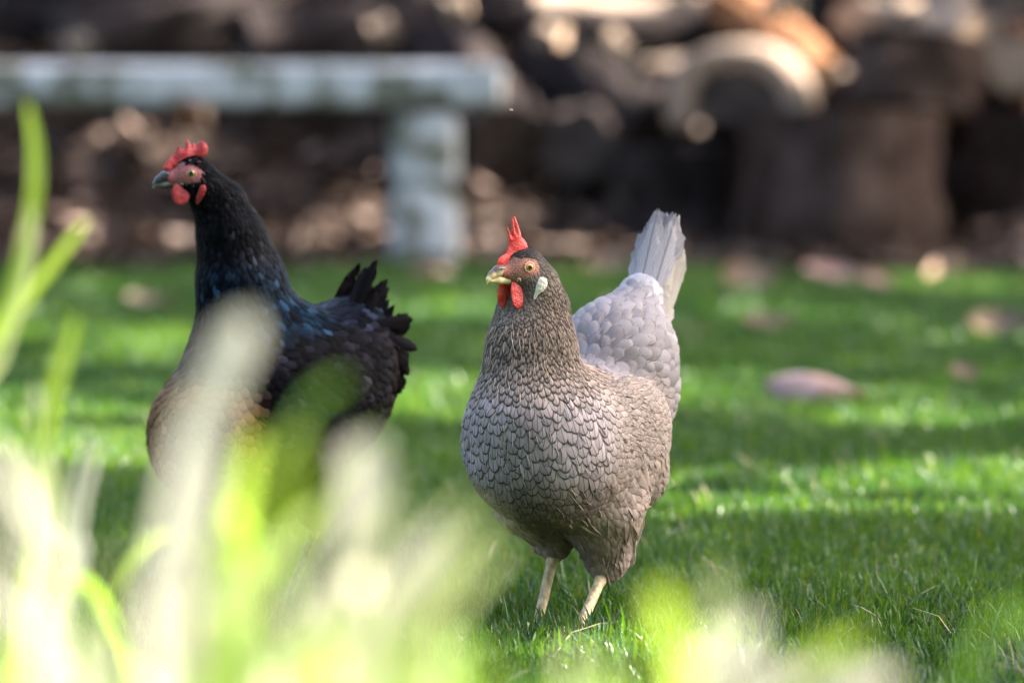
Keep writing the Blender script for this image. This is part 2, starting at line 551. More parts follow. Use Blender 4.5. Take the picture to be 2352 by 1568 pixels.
vattr(lit, 'tint', rgba(np.repeat(pal[RNG.choice(5, N, p=[.32, .25, .25, .12, .06])], len(lv), axis=0)))
tag(lit, 'brown leaf litter covering the soil under the bench and logs', 'leaf litter', kind='stuff')

# ------------------------------------------------------------------ bench
def box_bm(verts, faces, lo, hi, bev=0.0, seed=0):
    pass
import bmesh
def bev_box(name, size, mat, parent, loc, bev=0.02, segs=3, jit=0.0, rz=0.0, cuts=0):
    bm = bmesh.new()
    bmesh.ops.create_cube(bm, size=1.0)
    for v in bm.verts: v.co = Vector((v.co.x * size[0], v.co.y * size[1], v.co.z * size[2]))
    bmesh.ops.bevel(bm, geom=bm.edges[:], offset=bev, segments=segs, profile=0.5, affect='EDGES')
    if cuts:
        bmesh.ops.subdivide_edges(bm, edges=[e for e in bm.edges if e.calc_length() > 0.15], cuts=cuts, use_grid_fill=True)
    if jit:
        for v in bm.verts: v.co += Vector((random.gauss(0, jit), random.gauss(0, jit), random.gauss(0, jit)))
    me = bpy.data.meshes.new(name); bm.to_mesh(me); bm.free()
    for p in me.polygons: p.use_smooth = True
    me.materials.append(mat)
    o = bpy.data.objects.new(name, me); COL.objects.link(o)
    if parent: o.parent = parent
    o.location, o.rotation_euler = loc, (0, 0, rz)
    return o
t = NT('weathered_white_stone'); v = t.obj()
n1 = t.noise(9.0, 4, v, 0.6); n2 = t.noise(45.0, 5, v, 0.65)
col = t.mix(t.smooth(n1, 0.44, 0.56), (0.14, 0.138, 0.105), (0.48, 0.475, 0.475))
col = t.mix(t.math('MULTIPLY', t.smooth(n2, 0.5, 0.7), 0.5), col, (0.22, 0.22, 0.17))
M_stone = t.done(t.principled(col, 0.85, 0.25, t.bump(n2, 0.5, 0.008)))
BY = 13.7
bx = P(1146, 125, BY)[0]
bench = empty('stone_bench', (bx - 1.0, BY, 0), R(3.0))
tag(bench, 'weathered whitish stone bench with thick slab on block legs', 'bench')
bev_box('seat', (2.25, 0.40, 0.098), M_stone, bench, (-0.12, 0.1, 0.446), 0.018, 3, 0.002)
def block_leg(x):
    bm = bmesh.new()
    for (zc, hz, w, bv) in ((0.095, 0.185, 0.165, 0.03), (0.192, 0.03, 0.125, 0.004), (0.292, 0.185, 0.158, 0.03)):
        g_ = bmesh.ops.create_cube(bm, size=1.0)['verts']
        for v_ in g_: v_.co = Vector((v_.co.x * w, v_.co.y * (w + 0.1), v_.co.z * hz + zc))
        ed = list({e for v_ in g_ for e in v_.link_edges})
        bmesh.ops.bevel(bm, geom=ed, offset=bv, segments=3, profile=0.5, affect='EDGES')
    me = bpy.data.meshes.new('leg'); bm.to_mesh(me); bm.free()
    for p_ in me.polygons: p_.use_smooth = True
    me.materials.append(M_stone)
    o = bpy.data.objects.new('leg', me); COL.objects.link(o); o.parent = bench
    o.location = (x, 0.05, 0)
block_leg(0.822); block_leg(-0.95)

# ------------------------------------------------------------------ logs and stumps
def bark_material(name, c1, c2, c3):
    t = NT(name)
    v = t.obj()
    mp = t.n('ShaderNodeMapping'); mp.inputs['Scale'].default_value = (1, 1, 0.22); t.l(v, mp.inputs[0])
    n1 = t.noise(34.0, 5, mp.outputs[0], 0.65, 0.5); n2 = t.noise(6.0, 3, v)
    col = t.mix(t.smooth(n1, 0.35, 0.65), c1, c2)
    col = t.mix(t.smooth(n2, 0.5, 0.72), col, c3)
    return t.done(t.principled(col, 0.9, 0.05, t.bump(n1, 0.9, 0.02)))
M_bark_dark = bark_material('dark_bark', (0.009, 0.0068, 0.0068), (0.028, 0.021, 0.020), (0.040, 0.032, 0.031))
M_bark_brown = bark_material('brown_bark', (0.020, 0.013, 0.011), (0.055, 0.036, 0.029), (0.075, 0.052, 0.044))
M_bark_orange = bark_material('peeled_orange_wood', (0.15, 0.068, 0.036), (0.21, 0.105, 0.055), (0.17, 0.095, 0.06))
M_bark_pale = bark_material('pale_bark', (0.20, 0.145, 0.11), (0.34, 0.26, 0.205), (0.29, 0.21, 0.175))
t = NT('cut_log_end'); v = t.obj()
sp = t.n('ShaderNodeSeparateXYZ'); t.l(v, sp.inputs[0])
rr = t.math('SQRT', t.math('ADD', t.math('MULTIPLY', sp.outputs[0], sp.outputs[0]), t.math('MULTIPLY', sp.outputs[1], sp.outputs[1])))
nn = t.noise(9.0, 4, v)
rg = t.math('SINE', t.math('ADD', t.math('MULTIPLY', rr, 420.0), t.math('MULTIPLY', nn, 9.0)))
M_cut = t.done(t.principled(t.mix(t.smooth(rg, -1, 1), (0.24, 0.16, 0.11), (0.36, 0.26, 0.18)), 0.85, 0.2))
t = NT('dark_cut_log_end'); v = t.obj(); nn = t.noise(14.0, 4, v)
M_cut_dark = t.done(t.principled(t.mix(t.smooth(nn, .35, .65), (0.025, 0.02, 0.018), (0.065, 0.05, 0.042)), 0.9, 0.2))

def log(name, a, b, r0, r1, mat, cutmat, label, cat, group=None, seed=0, bulge=0.06):
    a, b = np.asarray(a, float), np.asarray(b, float)
    L = np.linalg.norm(b - a)
    r = np.random.default_rng(seed + 100)
    n, m = 32, 12
    ph = r.uniform(0, 6.28, 8); am = r.normal(0, bulge, 8)
    bend = r.normal(0, 0.03, 2) * L
    V = []
    def rad(th, u):
        k = 1 + sum(am[i] * math.sin((i + 2) * th + ph[i] + u * (1.5 - i % 3)) for i in range(5)) * 0.6
        return (r0 + (r1 - r0) * u) * k * (1 + 0.03 * math.sin(9 * u + ph[5]))
    for j in range(m + 1):
        u = j / m
        cxy = bend * math.sin(math.pi * u)
        for i in range(n):
            th = 2 * math.pi * i / n
            q = rad(th, u) + r.normal(0, 0.006)
            V.append((cxy[0] + q * math.cos(th), cxy[1] + q * math.sin(th), u * L))
    F = [(j * n + i, j * n + (i + 1) % n, (j + 1) * n + (i + 1) % n, (j + 1) * n + i) for j in range(m) for i in range(n)]
    o = mesh_obj(name, np.array(V), np.array(F), mat)
    o.location = Vector(a)
    o.rotation_mode = 'QUATERNION'
    o.rotation_quaternion = Vector(b - a).to_track_quat('Z', 'Y')
    tag(o, label, cat, group)
    for end in (0, 1):
        ring_ = np.array(V[0:n] if end == 0 else V[-n:])
        c = ring_.mean(0)
        mid = c + (ring_ - c) * 0.5
        zz = (0.004 if end == 0 else -0.004) * 0
        pts = np.concatenate([ring_ * [1, 1, 1], mid + [0, 0, zz], c[None]])
        f = []
        for i in range(n):
            k = (i + 1) % n
            f += [[i, k, n + k, n + i], [n + i, n + k, 2 * n]]
        if end == 0: f = [x[::-1] for x in f]
        e = mesh_obj('cut_end', pts, f, cutmat, o, smooth=False)
    return o

SG = 'logs stacked behind the bench'
D0 = 14.6
def wl(px, py, D): return P(px, py, D)
# the large stump at right and what stands on it
sc_ = wl(1925, 560, 14.35)
log('tree_stump', (sc_[0], 14.35, 0), (sc_[0], 14.36, 0.375), 0.262, 0.235, M_bark_brown, M_cut_dark, 'largest upright dark brown stump standing at the right edge of the lawn', 'stump', 'stumps', 1)
p = wl(2090, 250, 14.5)
log('wood_round', (p[0], 14.5, 0.377), (p[0] + .02, 14.52, 0.565), 0.165, 0.155, M_bark_brown, M_cut, 'short brown wood round standing on top of the largest stump', 'log', SG, 2)
p = wl(1560, 520, 14.6)
log('tree_stump', (p[0], 14.7, 0), (p[0], 14.7, 0.27), 0.19, 0.17, M_bark_dark, M_cut_dark, 'low dark stump left of the largest stump behind the grey tail', 'stump', 'stumps', 3)
p = wl(2330, 480, 14.9)
log('tree_stump', (p[0] + .05, 14.9, 0), (p[0] + .05, 14.9, 0.36), 0.16, 0.15, M_bark_brown, M_cut_dark, 'brown stump at the far right edge beside the largest stump', 'stump', 'stumps', 4)

# an arched, hollow half round: pale rim round a dark inside
def hollow_round(loc, Ro, Ri, L, a0, a1, rz, label):
    n, V, F = 28, [], []
    for k, (rad) in enumerate((Ro, Ri)):
        for yy in (0, L):
            for i in range(n + 1):
                th = a0 + (a1 - a0) * i / n
                q = rad * (1 + 0.04 * math.sin(3 * th + k))
                V.append((q * math.cos(th), yy, q * math.sin(th)))
    s = n + 1
    for i in range(n):
        F += [[i, i + 1, s + i + 1, s + i], [2 * s + i + 1, 2 * s + i, 3 * s + i, 3 * s + i + 1],
              [i + 1, i, 2 * s + i, 2 * s + i + 1], [s + i, s + i + 1, 3 * s + i + 1, 3 * s + i]]
    F += [[0, s, 3 * s, 2 * s], [s + n, n, 2 * s + n, 3 * s + n]]
    o = mesh_obj('half_log', np.array(V), F, M_bark_pale)
    o.location, o.rotation_euler = loc, (0, 0, rz)
    V, F = [], []
    for yy in (L * 0.9, 0.012):
        for i in range(n + 1):
            th = a0 + (a1 - a0) * i / n
            V.append(((Ri - 0.004) * math.cos(th), yy, (Ri - 0.004) * math.sin(th)))
    F = [[i + 1, i, s + i, s + i + 1] for i in range(n)] + [list(range(s, 2 * s))]
    mesh_obj('cut_end', np.array(V), F, M_cut_dark, o, smooth=False)
    tag(o, label, 'log', SG)
p = wl(1690, 255, 14.55)
hollow_round((p[0], 14.5, p[2]), 0.185, 0.115, 0.42, R(-8), R(196), R(-6), 'half round log with pale arched bark rim and dark end above the low stump')
log('split_log', wl(1660, -20, 15.0), wl(1890, 175, 14.75), 0.065, 0.055, M_bark_orange, M_cut, 'orange peeled branch sloping down onto the stacked rounds', 'log', SG, 6)
log('split_log', wl(1230, 18, 15.3), wl(1720, 12, 15.3), 0.05, 0.05, M_bark_pale, M_cut, 'long pale split log lying across the top of the pile in the middle', 'log', SG, 7)
log('split_log', wl(1330, 70, 15.0), wl(1690, 58, 15.05), 0.055, 0.05, M_bark_dark, M_cut_dark, 'dark bark log lying just under the long pale split log', 'log', SG, 8)
log('split_log', wl(1985, 60, 15.1), wl(2230, 110, 14.9), 0.075, 0.08, M_bark_pale, M_cut, 'pale sunlit log lying above the wood round on the largest stump', 'log', SG, 9)
log('split_log', wl(2180, -10, 15.2), wl(2290, 160, 14.95), 0.05, 0.05, M_bark_pale, M_cut, 'pale split log leaning steeply near the top right corner', 'log', SG, 10)
log('split_log', wl(2330, 130, 15.1), wl(2440, 230, 14.9), 0.09, 0.09, M_bark_orange, M_cut, 'orange tinted log end at the far right of the pile', 'log', SG, 11)
log('split_log', wl(150, 85, 15.2), wl(420, 20, 15.4), 0.075, 0.07, M_bark_dark, M_cut_dark, 'dark log above the left part of the bench', 'log', SG, 12)
log('split_log', wl(200, 120, 14.9), wl(720, -20, 15.3), 0.08, 0.075, M_bark_dark, M_cut_dark, 'long dark log sloping up to the right behind the bench', 'log', SG, 13)
log('split_log', wl(560, 110, 15.0), wl(1010, 70, 15.2), 0.10, 0.09, M_bark_dark, M_cut_dark, 'thick dark log lying behind the middle of the bench', 'log', SG, 14)
log('split_log', wl(1010, 120, 15.0), wl(1170, 330, 14.7), 0.10, 0.12, M_bark_dark, M_cut_dark, 'thick dark log leaning behind the right end of the bench', 'log', SG, 15)
log('split_log', wl(1240, 160, 15.1), wl(1500, 330, 14.8), 0.13, 0.14, M_bark_dark, M_cut_dark, 'thickest dark log sloping down right of the bench', 'log', SG, 16)
log('split_log', wl(1200, 400, 15.0), wl(1480, 395, 14.9), 0.13, 0.13, M_bark_dark, M_cut_dark, 'dark log lying low on the ground right of the bench leg', 'log', SG, 17)
for i, (px, py, D_, r_, cm, lb) in enumerate(((1325, 335, 14.7, .10, M_cut_dark, 'dark round log end facing the camera right of the bench end'),
        (1470, 440, 14.55, .085, M_cut_dark, 'small dark round log end facing the camera beside the low stump'),
        (1965, 45, 14.95, .06, M_cut, 'pale round log end facing the camera at the top of the pile above the stump'),
        (2095, 40, 15.0, .055, M_cut, 'pinkish round log end at the top of the pile right of the pale one'),
        (2245, 75, 14.95, .06, M_cut, 'pale round log end near the top right corner of the pile'),
        (2335, 150, 14.8, .075, M_cut, 'large pale round log end at the right edge of the pile'),
        (1560, 30, 15.1, .05, M_cut, 'small pale round log end under the long split log at the top'))):
    c = wl(px, py, D_)
    log('split_log', c, c + np.array([.12, .5, .02]), r_, r_ * .95, M_bark_dark, cm, lb, 'log', SG, 20 + i)
# small chips added to show as sun flecks between the dark logs
bits = [(880, 72, M_bark_pale, 'small pale chip added as a sun fleck above the middle of the bench'),
        (1268, 85, M_bark_pale, 'small pinkish chip added as a sun fleck right of the bench end'),
        (1415, 105, M_bark_pale, 'bright chip added as a sun fleck left of the arched half log'),
        (1455, 150, M_bark_pale, 'chip added as a sun fleck below the bright one left of the arched half log'),
        (1050, 18, M_bark_pale, 'pale chip added as a sun fleck at the top of the pile above the bench end'),
        (1790, 8, M_bark_pale, 'yellowish chip added as a sun fleck beside the orange peeled branch'),
        (2085, 20, M_bark_pale, 'pale chip added as a sun fleck on the pile near the top right'),
        (185, 105, M_bark_pale, 'pinkish wood chip resting on the bench at left'),
        (445, 265, M_bark_orange, 'brown wood chip in the gap under the bench above the red comb')]
CHIPS = []
for i, (px, py, mm, lb) in enumerate(bits):
    c = wl(px, py, 14.35 if i not in (7, 8) else 13.55)
    d = np.array([random.uniform(.5, 1), random.uniform(-.4, .1), random.uniform(-.5, .5)]); d /= np.linalg.norm(d)
    if i < 7: CHIPS.append((c[0] - SUN_DIR.x / SUN_DIR.z * c[2], c[1] - SUN_DIR.y / SUN_DIR.z * c[2]))
    log('wood_chip', c - d * 0.03, c + d * 0.03, 0.030, 0.025, mm, M_cut, lb, 'wood chip', 'loose wood chips on the log pile', 40 + i)
# the mass of the pile behind
k = 0
for row, (D, z, r) in enumerate(((15.7, 0.13, .13), (15.75, 0.37, .12), (15.8, 0.60, .12), (15.85, 0.82, .11), (15.15, .12, .11), (15.2, .33, .10))):
    x = -3.4 + 0.12 * (row % 2)
    while x < 2.5:
        ln = random.uniform(.45, .8)
        rr_ = r * random.uniform(.9, 1.12)
        if (row < 2 and x > -.2) or row in (2, 3) or (row > 3 and .1 < x):
            log('split_log', (x, D + random.uniform(-.05, .05), z + random.uniform(-.015, .015)), (x + ln, D + random.uniform(-.08, .08), z + random.uniform(-.015, .015)), rr_, rr_ * .92,
                M_bark_dark if random.random() < .75 or x < .4 else M_bark_brown, M_cut_dark, 'dark bark log lying lengthwise in the shaded back rows of the pile', 'log', SG, 60 + k, 0.08)
        k += 1
        x += ln + 0.03

# a gnat in the air between the hens
t = NT('pale_gnat'); M_gnat = t.done(t.principled((0.55, 0.42, 0.34), 0.5, 0.4))
t = NT('gnat_wing'); M_gw = t.done(t.principled((0.6, 0.55, 0.5), 0.3, 0.5))
gc = P(1174, 253, 5.5)
gn = empty('gnat', tuple(gc))
tag(gn, 'tiny pale gnat flying in the air above the gap between the two hens', 'insect')
ball('body', 0.0011, M_gnat, gn, (0, 0, 0), sc=(1.9, .8, .8), seg=12)
for sd in (1, -1):
    ball('wing', 0.0012, M_gw, gn, (-0.0004, sd * 0.0010, 0.0010), sc=(1.2, .9, .12), seg=12)

# ------------------------------------------------------------------ foreground plants
def strap_material(name, c1, c2, tr, fac, rough=0.3):
    t = NT(name)
    v = t.attr('buv'); sp = t.n('ShaderNodeSeparateXYZ'); t.l(v.outputs['Vector'], sp.inputs[0])
    st = t.math('SINE', t.math('MULTIPLY', sp.outputs[0], 26.0))
    n = t.noise(25.0, 3, t.obj())
    col = t.mix(t.smooth(t.math('ADD', n, t.math('MULTIPLY', st, 0.06)), 0.35, 0.65), c1, c2)
    pr = t.principled(col, rough, 0.2)
    return t.done(t.with_translucent(pr, tr, fac))
M_strap_green = strap_material('green_strap_leaf', (0.055, 0.13, 0.022), (0.09, 0.18, 0.03), (0.28, 0.46, 0.03), 0.45)
M_strap_lime = strap_material('lime_strap_leaf', (0.17, 0.25, 0.03), (0.26, 0.33, 0.05), (0.30, 0.42, 0.05), 0.5)
M_strap_pale = strap_material('bleached_strap_leaf', (0.36, 0.33, 0.27), (0.46, 0.43, 0.36), (0.60, 0.56, 0.45), 0.5, 0.45)
M_strap_cream = strap_material('cream_green_strap_leaf', (0.24, 0.28, 0.12), (0.34, 0.37, 0.20), (0.40, 0.45, 0.19), 0.5, 0.35)

def catmull(pts, n):
    pts = np.asarray(pts, float)
    pp = np.concatenate([[2 * pts[0] - pts[1]], pts, [2 * pts[-1] - pts[-2]]])
    out = []
    m = len(pts) - 1
    for i in range(n + 1):
        u = min(i / n * m, m - 1e-6); k = int(u); f = u - k
        a, b, c, d = pp[k:k + 4]
        out.append(0.5 * ((2 * b) + (c - a) * f + (2 * a - 5 * b + 4 * c - d) * f * f + (3 * b - a - 3 * c + d) * f ** 3))
    return np.array(out)

def strap_leaf(parent, pts, width, mat, face=0.0, tipfrac=0.30, fold=0.18, n=22):
    """pts from the root up to the tip, world metres; face: turn of the flat side about the leaf's length"""
    C = catmull(pts, n)
    T = np.gradient(C, axis=0); T /= np.linalg.norm(T, axis=1, keepdims=True)
    view = np.array([math.sin(face), -math.cos(face), 0.15])
    S = np.cross(T, view); S /= np.linalg.norm(S, axis=1, keepdims=True)
    Nn = np.cross(S, T)
    u = np.linspace(0, 1, n + 1)
    w = width * 0.5 * np.minimum(1, 0.55 + 1.2 * u) * np.sqrt(np.clip(1 - np.clip((u - (1 - tipfrac)) / tipfrac, 0, 1) ** 2, 0.002, 1))
    V, U = [], []
    cr = (-1, -0.5, 0, 0.5, 1)
    for i in range(n + 1):
        for s in cr:
            V.append(C[i] + S[i] * w[i] * s + Nn[i] * fold * w[i] * (s * s - 0.4)); U.append((s, u[i], 0))
    k = len(cr)
    q = [(i * k + j, i * k + j + 1, (i + 1) * k + j + 1, (i + 1) * k + j) for i in range(n) for j in range(k - 1)]
    base = np.array(parent.location)
    o = mesh_obj('leaf', np.array(V) - base, np.array(q), mat, parent)
    vattr(o, 'buv', np.array(U), 'FLOAT_VECTOR')
    return o

KD = 0.79                                          # how near the plants stand, relative to the depths noted with each leaf
def clump(x, y, label, kd=0.79):
    global KD
    KD = kd
    o = empty('strappy_plant', (x * kd, y * kd, 0))
    return tag(o, label, 'plant', 'strappy plants in the foreground')

def hero(parent, pix, D, width, mat, face=0.0, tip=0.3, spread=0.05):
    """pix: pixel way points from the tip downwards; the rest of the leaf runs on down to the clump's foot"""
    Ds = [D * KD] * len(pix) if np.isscalar(D) else [d * KD for d in D]
    width = width * KD
    w = [P(px, py, d) for (px, py), d in zip(pix, Ds)]
    low = w[-1]
    b = np.array(parent.location) + np.array([random.uniform(-spread, spread), random.uniform(-spread, spread), 0])
    mid = 0.55 * low + 0.45 * b + (w[-1] - w[-2]) * 0.25; mid[2] = max(0.45 * low[2], 0.02)
    return strap_leaf(parent, [b, mid] + w[::-1], width, mat, face, tip)

def filler(parent, n, hmin, hmax, reach, mats, wmin, wmax, az0=0, az1=360, spread=0.07):
    hmin, hmax = [CAMH - (CAMH - h) * KD for h in (hmin, hmax)]
    reach = [r * KD for r in reach]; wmin *= KD; wmax *= KD
    for _ in range(n):
        b = np.array(parent.location) + np.array([random.gauss(0, spread), random.gauss(0, spread), 0]); b[2] = 0
        a = R(random.uniform(az0, az1)); h = random.uniform(hmin, hmax); r = random.uniform(*reach)
        d = np.array([math.cos(a), math.sin(a), 0])
        k = random.uniform(.62, .95)
        pts = [b, b + d * r * .18 + [0, 0, h * .55], b + d * r * .5 + [0, 0, h * .97], b + d * r * .8 + [0, 0, h * (.5 + .5 * k)], b + d * r + [0, 0, h * k * .85]]
        strap_leaf(parent, pts, random.uniform(wmin, wmax), random.choice(mats), random.uniform(-1.2, 1.2))

G, LM, PA, CR = M_strap_green, M_strap_lime, M_strap_pale, M_strap_cream
pa = clump(-0.39, 3.95, 'tall strappy plant with lime green leaves at the left edge of the photo', 0.90)
hero(pa, [(62, 225), (80, 330), (78, 450), (48, 600), (10, 720), (-40, 900)], 4.0, 0.0095, LM, 0.3)
hero(pa, [(70, 470), (70, 560), (40, 700), (0, 830), (-50, 960)], 3.95, 0.006, CR, 0.1)
hero(pa, [(205, 500), (150, 570), (80, 660), (20, 750), (-40, 880)], 4.05, 0.0085, LM, -0.3)
hero(pa, [(178, 715), (140, 830), (112, 930), (95, 1060), (85, 1250)], 3.75, 0.0105, LM, 0.2)
hero(pa, [(80, 880), (95, 960), (108, 1060), (120, 1250)], 3.85, 0.006, PA, 0.2)
hero(pa, [(232, 1000), (215, 1070), (196, 1140), (184, 1225), (180, 1330)], 4.0, 0.005, PA, 0.2, 0.4)
hero(pa, [(205, 990), (185, 1060), (168, 1140), (164, 1225), (168, 1330)], 4.0, 0.0045, PA, 0.3, 0.4)
filler(pa, 4, .20, .28, (.05, .2), [G, LM, CR], .004, .008, -60, 90)
pe = clump(-0.30, 3.02, 'strappy plant with bleached leaves fanning from the lower left corner')
hero(pe, [(85, 1010), (98, 1110), (118, 1240), (125, 1400)], 3.15, 0.012, CR, 0.5)
hero(pe, [(-40, 1010), (30, 1110), (80, 1230), (120, 1400)], 2.98, 0.010, PA, 0.7)
hero(pe, [(-80, 1230), (20, 1345), (110, 1465), (180, 1600)], 2.95, 0.006, PA, 0.6)
hero(pe, [(-90, 1340), (40, 1430), (120, 1530), (200, 1680)], 2.95, 0.008, PA, 0.6)
hero(pe, [(40, 1270), (110, 1390), (170, 1530)], 3.0, 0.006, CR, 0.2)
hero(pe, [(285, 1230), (262, 1320), (245, 1450)], 3.0, 0.006, CR, 0.2)
hero(pe, [(255, 1420), (262, 1470), (262, 1560)], 2.95, 0.005, PA, 0.2)
filler(pe, 12, .20, .275, (.04, .14), [G, G, G, CR], .004, .007)
pb = clump(-0.165, 3.05, 'strappy plant with a broad bleached leaf in front of the black hen')
hero(pb, [(575, 720), (520, 830), (455, 1000), (410, 1180), (390, 1300), (375, 1440)], 3.0, 0.022, PA, 0.5, 0.08)
hero(pb, [(490, 960), (440, 1080), (400, 1200), (380, 1350)], 3.08, 0.012, PA, 0.6)
hero(pb, [(505, 1040), (470, 1150), (440, 1260), (420, 1400)], 3.06, 0.012, PA, 0.2)
hero(pb, [(800, 870), (730, 910), (680, 980), (640, 1080), (600, 1200), (570, 1350)], [3.1, 3.1, 3.08, 3.06, 3.05, 3.05], 0.011, G, -0.9)
hero(pb, [(700, 980), (655, 1070), (620, 1170), (600, 1300)], 3.05, 0.010, LM, 0.3)
hero(pb, [(590, 990), (560, 1080), (545, 1180), (540, 1300)], 3.3, 0.013, LM, -0.2)
hero(pb, [(505, 1190), (502, 1260), (490, 1380), (470, 1500)], 2.98, 0.010, CR, 0.2)
hero(pb, [(450, 1150), (455, 1260), (450, 1400)], 3.05, 0.006, PA, 0.4)
hero(pb, [(480, 1500), (478, 1550), (470, 1650)], 2.95, 0.009, LM, 0.4)
filler(pb, 22, .22, .29, (.03, .15), [G, G, G, G, LM, CR], .004, .008)
pc = clump(-0.065, 3.0, 'strappy plant with a blunt cream leaf between the two hens')
hero(pc, [(832, 1005), (836, 1080), (832, 1180), (818, 1300), (790, 1450)], 3.0, 0.022, PA, 0.35, 0.08)
hero(pc, [(826, 1060), (826, 1180), (812, 1320)], 3.02, 0.010, PA, 0.25, 0.1)
hero(pc, [(880, 980), (800, 1060), (720, 1170), (670, 1330)], 3.25, 0.004, G, 0.3)
hero(pc, [(985, 1265), (978, 1310), (955, 1400), (920, 1520)], 2.98, 0.008, PA, 0.4, 0.2)
filler(pc, 24, .215, .29, (.03, .17), [G, G, G, G, LM, CR], .004, .008, 60, 290)
for tx, ty, w_, m_, d_ in ((1125, 1185, .008, CR, 2.98), (1078, 1140, .007, CR, 3.05), (1030, 1200, .011, PA, 2.95), (1170, 1245, .007, CR, 2.96), (945, 1130, .007, CR, 3.1),
                          (900, 1200, .009, CR, 3.0), (765, 1150, .008, CR, 3.05), (705, 1205, .009, CR, 3.0), (800, 1285, .008, PA, 2.95), (860, 1250, .008, CR, 3.0),
                          (1060, 1290, .008, CR, 2.95), (930, 1290, .007, LM, 2.98), (640, 1270, .008, CR, 2.98)):
    hero(pc, [(tx, ty), (tx - 70, ty + 75), (tx - 135, ty + 165), (tx - 175, ty + 280)], d_, w_, m_, random.uniform(-.5, .7), 0.3)
for tx, ty, w_, m_, d_ in ((650, 1490, .007, CR, 2.9), (765, 1450, .006, G, 2.92), (860, 1440, .007, CR, 2.92), (965, 1450, .007, G, 2.92), (1055, 1470, .007, CR, 2.9), (1150, 1490, .008, LM, 2.9)):
    hero(pc, [(tx, ty), (tx - 35, ty + 60), (tx - 60, ty + 150)], d_, w_, m_, random.uniform(-.5, .7), 0.3)
filler(pc, 12, .20, .25, (.05, .14), [G, LM, CR], .004, .007, -60, 60)
pd = clump(0.15, 3.02, 'low strappy plant with pale leaf tips at the bottom right')
hero(pd, [(1515, 1352), (1520, 1395), (1535, 1480), (1560, 1600)], 2.95, 0.014, LM, -0.3, 0.25)
hero(pd, [(1655, 1300), (1652, 1350), (1640, 1440), (1620, 1570)], 3.2, 0.010, CR, 0.4, 0.2)
hero(pd, [(1745, 1410), (1690, 1465), (1620, 1540), (1560, 1620)], 3.0, 0.014, PA, 0.4)
hero(pd, [(1785, 1500), (1745, 1555), (1700, 1630)], 3.15, 0.012, PA, 0.5)
hero(pd, [(1985, 1455), (1925, 1505), (1850, 1580)], 3.1, 0.011, LM, 0.3)
hero(pd, [(1900, 1520), (1850, 1570), (1790, 1650)], 3.1, 0.012, PA, 0.3)
hero(pd, [(2060, 1545), (2000, 1580), (1930, 1640)], 3.0, 0.015, PA, 0.3)
hero(pd, [(1400, 1480), (1395, 1540), (1390, 1640)], 2.95, 0.009, CR, 0.3)
filler(pd, 6, .19, .240, (.03, .10), [G, LM, CR], .004, .008)

# ------------------------------------------------------------------ unseen tree, added with a crown shaped to shade the lawn
sx_, sy_, sz_ = SUN_DIR
def lit_target(x, y):
    """1 where the photo's ground is in sun (ground shadow coordinates)"""
    n = vnoise(x, y, 21, 3.0); n2 = vnoise(x, y, 22, 6.5); n3 = vnoise(x, y, 23, 1.4)
    lit = np.zeros_like(x)
    lit = np.maximum(lit, (y < 4.93 + 0.07 * (n - .5)) | ((((x - .10) / .13) ** 2 + ((y - 5.26) / .12) ** 2) < .7 + .6 * n))
    lit = np.maximum(lit, (np.abs(y - 8.75 - .15 * x) < 0.62 * (n + .3)) & (n2 > 0.2))
    lit = np.maximum(lit, (np.abs(y - 7.05 - .1 * x) < 0.42 * (n + .2)) & (x > 0.10) & (n2 > .22))
    lit = np.maximum(lit, (np.abs(y - 7.9) < 0.42 * (n + .3)) & (x < -0.35))
    lit = np.maximum(lit, (y > 9.6) & (y < 11.6) & (x < .25) & (n2 * .6 + n * .4 > 0.59))
    lit = np.maximum(lit, (y > 9.6) & (y < 13.6) & (n2 * .75 + n3 * .25 > 0.67))
    lit = np.maximum(lit, (y > 13.9) & (x > -.62) & (x < .38) & (n2 * .5 + n * .5 > 0.28))
    lit = np.maximum(lit, (y > 13.3) & (x <= -.62) & (n2 * .6 + n * .4 > 0.75))
    lit[(x < -.35) & (y > 13.1) & (y < 14.1)] = 0
    lit[(x - .48) ** 2 + (y - 10.6) ** 2 < .25 ** 2] = 0
    lit[((x - .44) / .2) ** 2 + ((y - 8.68) / .12) ** 2 < 1] = 0
    for (qx, qy) in CHIPS:
        lit = np.maximum(lit, (x - qx) ** 2 + (y - qy) ** 2 < 0.115 ** 2)
    return lit.astype(float)
canopy_z = 4.6
M = 66000
cz = canopy_z + RNG.normal(0, 0.16, M)
cxg, cyg = RNG.uniform(-2.9, 2.7, M), RNG.uniform(4.7, 16.6, M)
ok = lit_target(cxg, cyg) < 0.5  # crown leaves left out wherever a sun patch is wanted
cxg, cyg, cz = cxg[ok], cyg[ok], cz[ok]; M = len(cxg)
cp = np.stack([cxg + sx_ / sz_ * cz, cyg + sy_ / sz_ * cz, cz], axis=1)
t = NT('tree_leaf')
M_tleaf = t.done(t.with_translucent(t.principled((0.045, 0.09, 0.025), 0.45, 0.4), (0.10, 0.16, 0.03), 0.25))
t1 = RNG.normal(0, 1, (M, 3)) * [1, 1, .35]; t1 /= np.linalg.norm(t1, axis=1, keepdims=True)
nv_ = np.array([[0, 0, 1.0]]) * .6 + np.array([[sx_, sy_, sz_]]) * .6 + RNG.normal(0, .35, (M, 3))
s1 = np.cross(nv_, t1); s1 /= np.linalg.norm(s1, axis=1, keepdims=True)
LL = RNG.uniform(.055, .08, M)[:, None]
quad = np.stack([cp - t1 * LL, cp + s1 * LL * .45, cp + t1 * LL, cp - s1 * LL * .45], axis=1)
tree = empty('added_shade_tree', (6.2, 9.8, 0))
tag(tree, 'unseen leafy tree added out of frame at right to shade the lawn', 'tree')
tb = np.array([6.2, 9.8, 0])
